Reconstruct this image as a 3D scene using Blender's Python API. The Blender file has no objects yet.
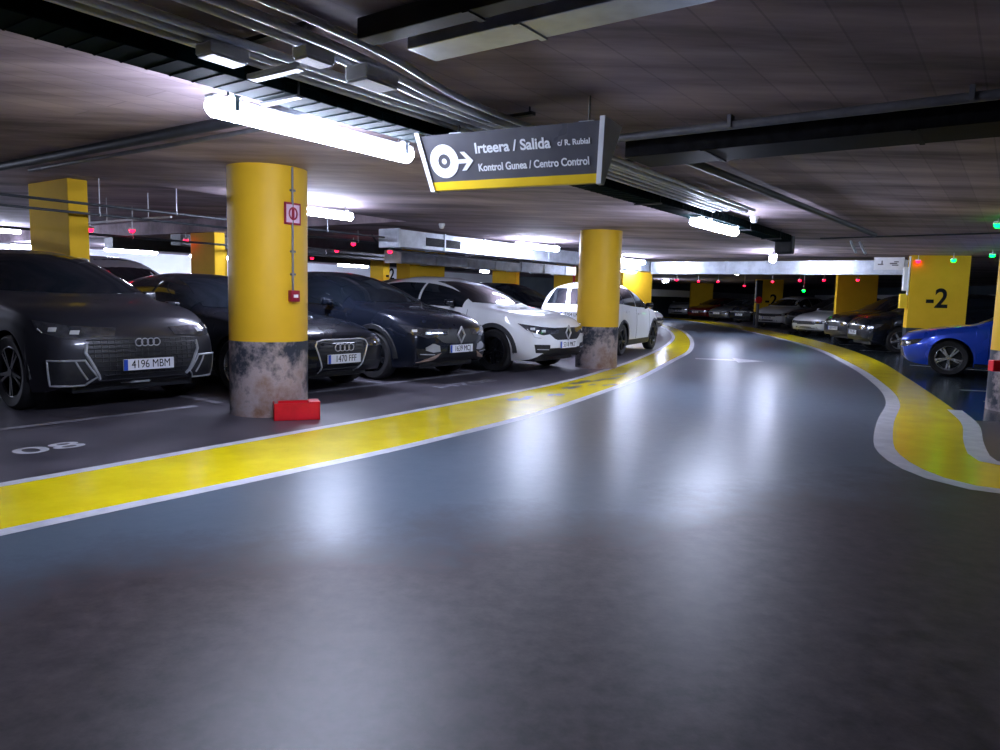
import bpy, bmesh, math, random
import numpy as np
from mathutils import Vector, Matrix
from mathutils.bvhtree import BVHTree

PI = math.pi
SC = bpy.context.scene
COL = SC.collection
random.seed(7)

# ------------------------------------------------------------------ camera
EYE = 1.25
PITCH, ROLL = math.radians(6.3), math.radians(1.5)
fwd = Vector((0, math.cos(PITCH), -math.sin(PITCH)))
up0 = Vector((0, math.sin(PITCH), math.cos(PITCH)))
rt0 = Vector((1, 0, 0))
upv = up0*math.cos(ROLL) - rt0*math.sin(ROLL)
rtv = rt0*math.cos(ROLL) + up0*math.sin(ROLL)
cd = bpy.data.cameras.new('camera')
cam = bpy.data.objects.new('camera', cd)
COL.objects.link(cam)
M4 = Matrix.Identity(4)
for i in range(3):
    M4[i][0], M4[i][1], M4[i][2] = rtv[i], upv[i], -fwd[i]
M4[0][3], M4[1][3], M4[2][3] = 0, 0, EYE
cam.matrix_world = M4
cd.sensor_width = 36
cd.lens = 722/1000*36
cd.clip_end = 300
SC.camera = cam

# ------------------------------------------------------------------ world, exposure
w = bpy.data.worlds.new('world')
SC.world = w
w.use_nodes = True
bgn = w.node_tree.nodes['Background']
bgn.inputs['Color'].default_value = (.10, .12, .20, 1)
bgn.inputs['Strength'].default_value = .02
SC.view_settings.view_transform = 'Standard'
SC.view_settings.look = 'None'
SC.view_settings.exposure = 0.75
SC.view_settings.gamma = 1.0
SC.view_settings.use_curve_mapping = False
try:
    SC.cycles.max_bounces = 8
    SC.cycles.caustics_reflective = False
    SC.cycles.sample_clamp_indirect = 4
    SC.cycles.use_denoising = True
except Exception:
    pass
LAMP_STRENGTH = 90.0          # the fluorescent battens, both the real and the added ones
LAMP_COLOR = (.68, .75, 1.0)

# ------------------------------------------------------------------ the car park's own axes
LEN_ = math.hypot(.58, .815)
U = Vector((.58/LEN_, .815/LEN_, 0))      # along the aisle, away
N = Vector((.815/LEN_, -.58/LEN_, 0))     # across the aisle, to the right
ANG_U = math.atan2(U.y, U.x)
ANG_N = math.atan2(N.y, N.x)
CZ = 2.43                                 # ceiling height

def P(s, t, z=0.0):
    v = U*s + N*t
    return Vector((v.x, v.y, z))

# ------------------------------------------------------------------ materials
def lin(c):
    return tuple(((x+.055)/1.055)**2.4 if x > .04045 else x/12.92 for x in c)

def mat(name, rgb, rough=.5, metal=0., coat=0., emit=None, es=0., spec=.5):
    m = bpy.data.materials.new(name)
    m.use_nodes = True
    b = m.node_tree.nodes['Principled BSDF']
    b.inputs['Base Color'].default_value = (*rgb, 1)
    b.inputs['Roughness'].default_value = rough
    b.inputs['Metallic'].default_value = metal
    b.inputs['Coat Weight'].default_value = coat
    b.inputs['Coat Roughness'].default_value = .04
    b.inputs['Specular IOR Level'].default_value = spec
    if emit:
        b.inputs['Emission Color'].default_value = (*emit, 1)
        b.inputs['Emission Strength'].default_value = es
    return m

def noisy(name, c1, c2, scale=4., rough=(.4, .6), detail=6, bump=0., metal=0., stretch=(1, 1, 1), rotz=0., coat=0., thr=(.35, .65)):
    """two-tone noise over object coordinates, with its own roughness and bump"""
    m = mat(name, c1, rough[0], metal, coat)
    nt = m.node_tree
    nd, lk = nt.nodes, nt.links
    b = nd['Principled BSDF']
    tc = nd.new('ShaderNodeTexCoord')
    mp = nd.new('ShaderNodeMapping')
    mp.inputs['Rotation'].default_value = (0, 0, rotz)
    mp.inputs['Scale'].default_value = stretch
    lk.new(tc.outputs['Object'], mp.inputs['Vector'])
    nz = nd.new('ShaderNodeTexNoise')
    nz.inputs['Scale'].default_value = scale
    nz.inputs['Detail'].default_value = detail
    nz.inputs['Roughness'].default_value = .62
    lk.new(mp.outputs['Vector'], nz.inputs['Vector'])
    rp = nd.new('ShaderNodeValToRGB')
    rp.color_ramp.elements[0].position = thr[0]
    rp.color_ramp.elements[1].position = thr[1]
    rp.color_ramp.elements[0].color = (*c1, 1)
    rp.color_ramp.elements[1].color = (*c2, 1)
    lk.new(nz.outputs['Fac'], rp.inputs['Fac'])
    lk.new(rp.outputs['Color'], b.inputs['Base Color'])
    mr = nd.new('ShaderNodeMapRange')
    mr.inputs['To Min'].default_value = rough[0]
    mr.inputs['To Max'].default_value = rough[1]
    lk.new(nz.outputs['Fac'], mr.inputs['Value'])
    lk.new(mr.outputs['Result'], b.inputs['Roughness'])
    if bump:
        bp = nd.new('ShaderNodeBump')
        bp.inputs['Strength'].default_value = bump
        bp.inputs['Distance'].default_value = .02
        lk.new(nz.outputs['Fac'], bp.inputs['Height'])
        lk.new(bp.outputs['Normal'], b.inputs['Normal'])
    return m

def paint(name, rgb, metal=.25, rough=.28):
    m = noisy(name, rgb, tuple(x*.9 for x in rgb), 1.5, (rough, rough+.05), 2, 0, metal)
    b = m.node_tree.nodes['Principled BSDF']
    b.inputs['Coat Weight'].default_value = .55 if max(rgb) < .05 else 1.0
    b.inputs['Coat Roughness'].default_value = .03
    if max(rgb) < .05: b.inputs['Specular IOR Level'].default_value = .3
    return m

def ceiling_mat():
    m = noisy('board_marked_concrete', (.125, .090, .104), (.52, .405, .44), 1.1, (.75, .9), 8, .25, 0, (.25, 1.6, 1), -ANG_U)
    nt = m.node_tree
    nd, lk = nt.nodes, nt.links
    b = nd['Principled BSDF']
    tc = nd.new('ShaderNodeTexCoord')
    mp = nd.new('ShaderNodeMapping')
    mp.inputs['Rotation'].default_value = (0, 0, -ANG_U)
    lk.new(tc.outputs['Object'], mp.inputs['Vector'])
    br = nd.new('ShaderNodeTexBrick')
    br.inputs['Scale'].default_value = 1.0
    br.inputs['Brick Width'].default_value = 5.0
    br.inputs['Row Height'].default_value = .24
    br.inputs['Mortar Size'].default_value = .006
    br.inputs['Mortar Smooth'].default_value = .3
    br.inputs['Color1'].default_value = (1, 1, 1, 1)
    br.inputs['Color2'].default_value = (.78, .78, .8, 1)
    br.inputs['Mortar'].default_value = (.66, .66, .68, 1)
    lk.new(mp.outputs['Vector'], br.inputs['Vector'])
    old = b.inputs['Base Color'].links[0].from_socket
    mx = nd.new('ShaderNodeMix')
    mx.data_type = 'RGBA'
    mx.blend_type = 'MULTIPLY'
    mx.inputs[0].default_value = .8
    lk.new(old, mx.inputs[6])
    lk.new(br.outputs['Color'], mx.inputs[7])
    lk.new(mx.outputs[2], b.inputs['Base Color'])
    return m

def aisle_mat():
    """grey epoxy aisle paint, worn through to brown concrete by the entrance"""
    m = mat('aisle_epoxy', (.13, .15, .19), .2)
    nt = m.node_tree
    nd, lk = nt.nodes, nt.links
    b = nd['Principled BSDF']
    tc = nd.new('ShaderNodeTexCoord')
    sep = nd.new('ShaderNodeSeparateXYZ')
    lk.new(tc.outputs['Object'], sep.inputs[0])
    n1 = nd.new('ShaderNodeTexNoise')
    n1.inputs['Scale'].default_value = .9
    n1.inputs['Detail'].default_value = 7
    lk.new(tc.outputs['Object'], n1.inputs['Vector'])
    n2 = nd.new('ShaderNodeTexNoise')
    n2.inputs['Scale'].default_value = 9.
    n2.inputs['Detail'].default_value = 8
    n2.inputs['Roughness'].default_value = .7
    lk.new(tc.outputs['Object'], n2.inputs['Vector'])
    # worn where y < 3.6 (ragged edge)
    ad = nd.new('ShaderNodeMath'); ad.operation = 'MULTIPLY_ADD'
    lk.new(n1.outputs['Fac'], ad.inputs[0]); ad.inputs[1].default_value = -2.2
    lk.new(sep.outputs['Y'], ad.inputs[2])
    ax = nd.new('ShaderNodeMath'); ax.operation = 'MULTIPLY_ADD'
    lk.new(sep.outputs['X'], ax.inputs[0]); ax.inputs[1].default_value = -.42
    lk.new(ad.outputs[0], ax.inputs[2])
    ay = nd.new('ShaderNodeMath'); ay.operation = 'MULTIPLY_ADD'
    lk.new(n2.outputs['Fac'], ay.inputs[0]); ay.inputs[1].default_value = -.7
    lk.new(ax.outputs[0], ay.inputs[2])
    mr = nd.new('ShaderNodeMapRange')
    mr.inputs['From Min'].default_value = 1.95
    mr.inputs['From Max'].default_value = 2.75
    mr.inputs['To Min'].default_value = 1.
    mr.inputs['To Max'].default_value = 0.
    lk.new(ay.outputs[0], mr.inputs['Value'])
    r1 = nd.new('ShaderNodeValToRGB')
    r1.color_ramp.elements[0].color = (.060, .082, .112, 1)
    r1.color_ramp.elements[1].color = (.100, .132, .172, 1)
    lk.new(n1.outputs['Fac'], r1.inputs['Fac'])
    r2 = nd.new('ShaderNodeValToRGB')
    r2.color_ramp.elements[0].position = .35
    r2.color_ramp.elements[1].position = .68
    r2.color_ramp.elements[0].color = (.017, .0115, .014, 1)
    r2.color_ramp.elements[1].color = (.075, .054, .060, 1)
    lk.new(n2.outputs['Fac'], r2.inputs['Fac'])
    mx = nd.new('ShaderNodeMix'); mx.data_type = 'RGBA'
    lk.new(mr.outputs['Result'], mx.inputs[0])
    lk.new(r1.outputs['Color'], mx.inputs[6])
    lk.new(r2.outputs['Color'], mx.inputs[7])
    lk.new(mx.outputs[2], b.inputs['Base Color'])
    rr = nd.new('ShaderNodeMapRange')
    rr.inputs['To Min'].default_value = .29
    rr.inputs['To Max'].default_value = .40
    lk.new(mr.outputs['Result'], rr.inputs['Value'])
    ra = nd.new('ShaderNodeMath'); ra.operation = 'MULTIPLY_ADD'
    lk.new(n2.outputs['Fac'], ra.inputs[0]); ra.inputs[1].default_value = .10
    lk.new(rr.outputs['Result'], ra.inputs[2])
    lk.new(ra.outputs[0], b.inputs['Roughness'])
    bp = nd.new('ShaderNodeBump')
    bp.inputs['Strength'].default_value = .12
    bp.inputs['Distance'].default_value = .01
    lk.new(n2.outputs['Fac'], bp.inputs['Height'])
    lk.new(bp.outputs['Normal'], b.inputs['Normal'])
    b.inputs['Specular IOR Level'].default_value = .5
    return m

def pillar_mat(scuffed=True):
    """yellow over dark grey below 0.74 m, the grey scuffed to bare concrete"""
    m = mat('pillar_paint', (.75, .5, .03), .5, spec=.22)
    nt = m.node_tree
    nd, lk = nt.nodes, nt.links
    b = nd['Principled BSDF']
    tc = nd.new('ShaderNodeTexCoord')
    sep = nd.new('ShaderNodeSeparateXYZ')
    lk.new(tc.outputs['Object'], sep.inputs[0])
    nz = nd.new('ShaderNodeTexNoise')
    nz.inputs['Scale'].default_value = 3.; nz.inputs['Detail'].default_value = 8
    lk.new(tc.outputs['Object'], nz.inputs['Vector'])
    ry = nd.new('ShaderNodeValToRGB')
    ry.color_ramp.elements[0].color = (.60, .355, .016, 1)
    ry.color_ramp.elements[1].color = (.76, .465, .026, 1)
    lk.new(nz.outputs['Fac'], ry.inputs['Fac'])
    # scuffs on the base: stronger on the aisle face
    n2 = nd.new('ShaderNodeTexNoise')
    n2.inputs['Scale'].default_value = 2.2; n2.inputs['Detail'].default_value = 9; n2.inputs['Roughness'].default_value = .68
    lk.new(tc.outputs['Object'], n2.inputs['Vector'])
    ay = nd.new('ShaderNodeMath'); ay.operation = 'MULTIPLY_ADD'
    lk.new(sep.outputs['Y'], ay.inputs[0]); ay.inputs[1].default_value = -.25
    lk.new(n2.outputs['Fac'], ay.inputs[2])
    az = nd.new('ShaderNodeMath'); az.operation = 'MULTIPLY_ADD'
    lk.new(sep.outputs['Z'], az.inputs[0]); az.inputs[1].default_value = -.14
    lk.new(ay.outputs[0], az.inputs[2])
    rb = nd.new('ShaderNodeValToRGB')
    rb.color_ramp.elements[0].position = .40
    rb.color_ramp.elements[1].position = .52
    rb.color_ramp.elements[0].color = (.030, .036, .052, 1)
    rb.color_ramp.elements[1].color = (.36, .30, .30, 1)
    e = rb.color_ramp.elements.new(.70); e.color = (.20, .11, .07, 1)
    lk.new(az.outputs[0], rb.inputs['Fac'])
    if not scuffed:
        b.inputs['Roughness'].default_value = .7; b.inputs['Specular IOR Level'].default_value = .08
        rb.color_ramp.elements[2].color = (.045, .050, .066, 1); rb.color_ramp.elements[1].color = (.035, .040, .056, 1)
    gt = nd.new('ShaderNodeMath'); gt.operation = 'GREATER_THAN'
    lk.new(sep.outputs['Z'], gt.inputs[0]); gt.inputs[1].default_value = .74
    mx = nd.new('ShaderNodeMix'); mx.data_type = 'RGBA'
    lk.new(gt.outputs[0], mx.inputs[0])
    lk.new(rb.outputs['Color'], mx.inputs[6])
    lk.new(ry.outputs['Color'], mx.inputs[7])
    lk.new(mx.outputs[2], b.inputs['Base Color'])
    bp = nd.new('ShaderNodeBump'); bp.inputs['Strength'].default_value = .15; bp.inputs['Distance'].default_value = .01
    lk.new(nz.outputs['Fac'], bp.inputs['Height'])
    lk.new(bp.outputs['Normal'], b.inputs['Normal'])
    return m

MT = {
 'ceiling': ceiling_mat(),
 'floor': noisy('bay_concrete', (.044, .040, .052), (.100, .090, .108), 1.6, (.30, .48), 9, .1),
 'aisle': aisle_mat(),
 'bay_gloss': noisy('dark_glossy_bay_paint', (.018, .026, .032), (.032, .042, .050), 2.5, (.12, .2), 5, .03),
 'yellow': noisy('yellow_floor_paint', (.78, .60, .005), (.90, .72, .009), 3., (.15, .24), 6, .05),
 'white_line': noisy('white_floor_paint', (.48, .48, .52), (.66, .66, .70), 6., (.3, .45), 6),
 'red_brown': noisy('red_brown_floor_patch', (.10, .045, .05), (.22, .11, .12), 4., (.3, .42), 8),
 'bay_line': noisy('worn_white_paint', (.15, .15, .18), (.42, .42, .47), 9., (.4, .5), 8),
 'pillar': pillar_mat(), 'pillar_clean': pillar_mat(False),
 'wall_white': noisy('white_wall_paint', (.72, .74, .78), (.82, .84, .88), .6, (.6, .75), 4),
 'wall_dark': noisy('dark_wall_paint', (.06, .08, .10), (.10, .13, .16), .5, (.6, .75), 4),
 'galv': noisy('galvanised_sheet', (.46, .49, .55), (.62, .66, .72), 5., (.26, .4), 3, .02, .75),
 'galv_pipe': noisy('galvanised_conduit', (.66, .68, .72), (.78, .80, .84), 8., (.3, .4), 2, 0, .0),
 'dark_metal': noisy('black_painted_metal', (.012, .014, .018), (.028, .032, .04), 5., (.45, .6), 3),
 'grey_pipe': noisy('grey_pipe_paint', (.09, .09, .10), (.15, .145, .16), 6., (.4, .55), 3),
 'tray': noisy('teal_mesh_tray', (.0006, .0045, .005), (.0012, .008, .009), 12., (.75, .9), 3, 0, 0),
 'cable': noisy('black_cable_sheath', (.012, .014, .018), (.03, .032, .04), 10., (.4, .5), 2),
 'lamp': mat('lamp_lens', (.9, .9, .9), .3, 0, 0, LAMP_COLOR, LAMP_STRENGTH),
 'lamp_body': noisy('lamp_housing', (.45, .46, .48), (.55, .56, .58), 6., (.4, .5), 2),
 'plastic_white': noisy('white_plastic', (.74, .74, .76), (.82, .82, .84), 6., (.35, .45), 2),
 'led_red': mat('red_led', (.5, .01, .03), .3, 0, 0, (1, .004, .03), 6),
 'led_green': mat('green_led', (.01, .5, .1), .3, 0, 0, (.0, 1, .028), 14),
 'red': noisy('red_enamel', (.62, .006, .016), (.78, .01, .025), 5., (.3, .42), 3),
 'dark_red': noisy('dark_red_enamel', (.24, .01, .03), (.32, .015, .04), 8., (.3, .4), 3),
 'pink_white': noisy('faded_sign_white', (.60, .42, .55), (.72, .52, .64), 8., (.4, .5), 2),
 'sign': noisy('sign_charcoal_face', (.085, .085, .10), (.11, .11, .125), 4., (.26, .30), 2),
 'sign_white': noisy('sign_white', (.80, .82, .85), (.88, .9, .92), 5., (.4, .5), 2),
 'sign_yellow': noisy('sign_yellow_edge', (.80, .52, .01), (.88, .60, .02), 4., (.35, .45), 2),
 'black_paint': noisy('black_stencil_paint', (.008, .008, .009), (.016, .016, .018), 9., (.5, .6), 3),
 'tire': noisy('tyre_rubber', (.008, .008, .010), (.016, .016, .018), 14., (.6, .75), 3, .1),
 'rim_silver': noisy('alloy_silver', (.50, .52, .56), (.62, .64, .68), 6., (.22, .32), 2, 0, .85),
 'rim_dark': noisy('alloy_dark', (.018, .020, .026), (.03, .032, .04), 6., (.25, .35), 2, 0, .5),
 'trim': noisy('black_car_plastic', (.008, .009, .012), (.016, .018, .022), 20., (.42, .55), 3),
 'glass': noisy('dark_car_glass', (.006, .009, .014), (.010, .014, .020), 1., (.03, .05), 1, 0, 0, coat=.25),
 'lens': noisy('headlamp_lens', (.10, .11, .13), (.22, .24, .28), 16., (.06, .14), 3, 0, .75, coat=1.),
 'chrome': noisy('car_chrome', (.66, .68, .72), (.76, .78, .82), 6., (.15, .22), 2, 0, .45),
 'drl': mat('lamp_reflector_white', (.85, .87, .9), .15, .3, 1.),
 'tail': noisy('tail_lamp_red', (.38, .004, .02), (.5, .01, .03), 8., (.1, .2), 2, coat=1.),
 'plate': noisy('plate_white', (.72, .74, .80), (.80, .82, .86), 5., (.3, .4), 2),
 'plate_blue': noisy('plate_blue', (.012, .06, .42), (.016, .08, .5), 5., (.3, .4), 2),
 'bronze': noisy('copper_blade_trim', (.42, .30, .24), (.52, .38, .30), 5., (.3, .4), 2, 0, .5),
 'silver_trim': noisy('satin_silver_trim', (.40, .42, .46), (.50, .52, .56), 6., (.25, .35), 2, 0, .35),
}
PAINT = {k: paint('paint_'+k, c, mt_, r) for k, (c, mt_, r) in {
 'charcoal': ((.034, .035, .045), .3, .3), 'black': ((.006, .008, .014), .2, .25), 'navy_black': ((.010, .014, .026), .3, .25),
 'white': ((.86, .88, .91), 0., .35), 'silver': ((.56, .58, .62), .3, .3), 'blue': ((.008, .075, .72), .3, .25),
 'red': ((.16, .008, .012), .2, .3), 'grey': ((.16, .17, .19), .5, .3), 'teal_black': ((.012, .022, .028), .3, .25)}.items()}

for k_ in ('tray', 'black_paint'):
    MT[k_].node_tree.nodes['Principled BSDF'].inputs['Specular IOR Level'].default_value = .04
# ------------------------------------------------------------------ object helpers
def link(o, parent=None):
    COL.objects.link(o)
    if parent is not None:
        o.parent = parent
    return o

def obj(name, bm, m, parent=None, smooth=False, loc=None, rotz=None):
    me = bpy.data.meshes.new(name)
    bmesh.ops.recalc_face_normals(bm, faces=bm.faces)
    bm.to_mesh(me)
    bm.free()
    if smooth:
        me.polygons.foreach_set('use_smooth', [True]*len(me.polygons))
        try:
            me.set_sharp_from_angle(angle=math.radians(smooth if smooth is not True else 40))
        except Exception:
            pass
    me.materials.append(MT[m] if isinstance(m, str) else m)
    o = bpy.data.objects.new(name, me)
    link(o, parent)
    if loc is not None:
        o.location = loc
    if rotz is not None:
        o.rotation_euler = (0, 0, rotz)
    return o

def empty(name, loc, rotz=0.):
    o = bpy.data.objects.new(name, None)
    o.empty_display_size = .2
    link(o)
    o.location = loc
    o.rotation_euler = (0, 0, rotz)
    return o

def tag(o, label=None, cat=None, group=None, kind=None):
    if label: o['label'] = label
    if cat: o['category'] = cat
    if group: o['group'] = group
    if kind: o['kind'] = kind
    return o

def BM():
    return bmesh.new()

def box(bm, c, size, rot=None, bevel=0., seg=2):
    r = bmesh.ops.create_cube(bm, size=1.0)
    vs = r['verts']
    bmesh.ops.scale(bm, vec=size, verts=vs)
    if bevel:
        es = list({e for v in vs for e in v.link_edges})
        rb = bmesh.ops.bevel(bm, geom=es, offset=bevel, segments=seg, affect='EDGES', profile=.6)
        vs = list({v for f in rb['faces'] for v in f.verts} | {v for v in vs if v.is_valid})
    if rot is not None:
        bmesh.ops.rotate(bm, cent=(0, 0, 0), matrix=rot, verts=vs)
    bmesh.ops.translate(bm, vec=c, verts=vs)
    return vs

def pieces(name, specs, m, parent, fn):
    # each piece is a part of its own
    out = []
    for sp in specs:
        bm = BM(); fn(bm, sp); out.append(obj(name, bm, m, parent))
    return out

def tube(bm, pts, r, seg=10, cap=True):
    pts = [Vector(p) for p in pts]
    rings = []
    prev = None
    for i, p in enumerate(pts):
        a = pts[max(0, i-1)]
        b = pts[min(len(pts)-1, i+1)]
        d = (b-a).normalized()
        if prev is None:
            ref = Vector((0, 0, 1)) if abs(d.z) < .9 else Vector((1, 0, 0))
            x = d.cross(ref).normalized()
        else:
            x = (prev - d*prev.dot(d)).normalized()
        prev = x
        y = d.cross(x).normalized()
        rr = r[i] if isinstance(r, (list, tuple)) else r
        rings.append([bm.verts.new(p + x*math.cos(2*PI*k/seg)*rr + y*math.sin(2*PI*k/seg)*rr) for k in range(seg)])
    for i in range(len(rings)-1):
        for k in range(seg):
            bm.faces.new((rings[i][k], rings[i][(k+1) % seg], rings[i+1][(k+1) % seg], rings[i+1][k]))
    if cap:
        bm.faces.new(rings[0][::-1])
        bm.faces.new(rings[-1])
    return bm

def closed_tube(bm, pts, r, seg=6):
    pts = [Vector(p) for p in pts]
    n = len(pts)
    rings = []
    for i, p in enumerate(pts):
        d = (pts[(i+1) % n]-pts[i-1]).normalized()
        ref = Vector((1, 0, 0)) if abs(d.x) < .9 else Vector((0, 0, 1))
        x = d.cross(ref).normalized()
        y = d.cross(x).normalized()
        rings.append([bm.verts.new(p + x*math.cos(2*PI*k/seg)*r + y*math.sin(2*PI*k/seg)*r) for k in range(seg)])
    for i in range(n):
        A, B = rings[i], rings[(i+1) % n]
        for k in range(seg):
            bm.faces.new((A[k], A[(k+1) % seg], B[(k+1) % seg], B[k]))
    return bm

def lathe(bm, prof, seg=32, axis='Z', cap=True):
    """prof: (radius, height) list turned about the axis"""
    rings = []
    for (r, h) in prof:
        ring = []
        for k in range(seg):
            a = 2*PI*k/seg
            c, s = math.cos(a)*r, math.sin(a)*r
            ring.append(bm.verts.new((c, s, h) if axis == 'Z' else ((c, h, s) if axis == 'Y' else (h, c, s))))
        rings.append(ring)
    for i in range(len(rings)-1):
        for k in range(seg):
            bm.faces.new((rings[i][k], rings[i][(k+1) % seg], rings[i+1][(k+1) % seg], rings[i+1][k]))
    if cap:
        if prof[0][0] > 1e-4: bm.faces.new(rings[0][::-1])
        if prof[-1][0] > 1e-4: bm.faces.new(rings[-1])
    bmesh.ops.remove_doubles(bm, verts=bm.verts, dist=1e-5)
    return bm

def ribbon(bm, left, right, z, thick=0.):
    """flat band between two polylines of (x, y) with the same number of points"""
    A = [bm.verts.new((p[0], p[1], z)) for p in left]
    B = [bm.verts.new((p[0], p[1], z)) for p in right]
    for i in range(len(A)-1):
        bm.faces.new((A[i], B[i], B[i+1], A[i+1]))
    return bm

def text_mesh(name, body, size, m, parent, mtx, extrude=.002, bold=0., align='CENTER', space=1., sx=1.):
    cu = bpy.data.curves.new(name+'_c', 'FONT')
    cu.body = body
    cu.size = size
    cu.extrude = extrude
    cu.offset = bold
    cu.align_x = align
    cu.align_y = 'CENTER'
    cu.space_character = space
    to = bpy.data.objects.new(name+'_t', cu)
    COL.objects.link(to)
    dg = bpy.context.evaluated_depsgraph_get()
    dg.update()
    me = bpy.data.meshes.new_from_object(to.evaluated_get(dg))
    bpy.data.objects.remove(to)
    me.name = name
    me.materials.clear()
    me.materials.append(MT[m])
    me.transform(Matrix.Diagonal((sx, 1, 1, 1)))
    me.transform(mtx)
    o = bpy.data.objects.new(name, me)
    link(o, parent)
    return o

def frame(origin, xax, yax):
    x = Vector(xax).normalized()
    z = x.cross(Vector(yax)).normalized()
    y = z.cross(x)
    m = Matrix.Identity(4)
    for i in range(3):
        m[i][0], m[i][1], m[i][2], m[i][3] = x[i], y[i], z[i], origin[i]
    return m

def smooth_line(pts, n=60):
    """Catmull-Rom through 2D points"""
    pts = [np.array(p, float) for p in pts]
    pp = [2*pts[0]-pts[1]] + pts + [2*pts[-1]-pts[-2]]
    out = []
    m = len(pts)-1
    for i in range(m):
        p0, p1, p2, p3 = pp[i:i+4]
        k = max(2, n//m)
        for j in range(k):
            t = j/k
            out.append(.5*((2*p1)+(-p0+p2)*t+(2*p0-5*p1+4*p2-p3)*t*t+(-p0+3*p1-3*p2+p3)*t**3))
    out.append(pts[-1])
    return np.array(out)

def offset_line(L, d):
    T = np.gradient(L, axis=0)
    T /= np.linalg.norm(T, axis=1)[:, None]
    return L + np.stack([T[:, 1], -T[:, 0]], 1)*d      # to the right of travel

def pchip(xs, ys):
    xs = np.array(xs, float); ys = np.array(ys, float)
    h = np.diff(xs); dl = np.diff(ys)/h
    m = np.zeros_like(xs)
    for i in range(1, len(xs)-1):
        if dl[i-1]*dl[i] > 0:
            w1, w2 = 2*h[i]+h[i-1], h[i]+2*h[i-1]
            m[i] = (w1+w2)/(w1/dl[i-1]+w2/dl[i])
    m[0], m[-1] = dl[0], dl[-1]
    def f(x):
        x = min(max(x, xs[0]), xs[-1])
        i = min(int(np.searchsorted(xs, x, side='right'))-1, len(xs)-2)
        t = (x-xs[i])/h[i]
        return float((2*t**3-3*t*t+1)*ys[i]+(t**3-2*t*t+t)*h[i]*m[i]+(-2*t**3+3*t*t)*ys[i+1]+(t**3-t*t)*h[i]*m[i+1])
    return f

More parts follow.
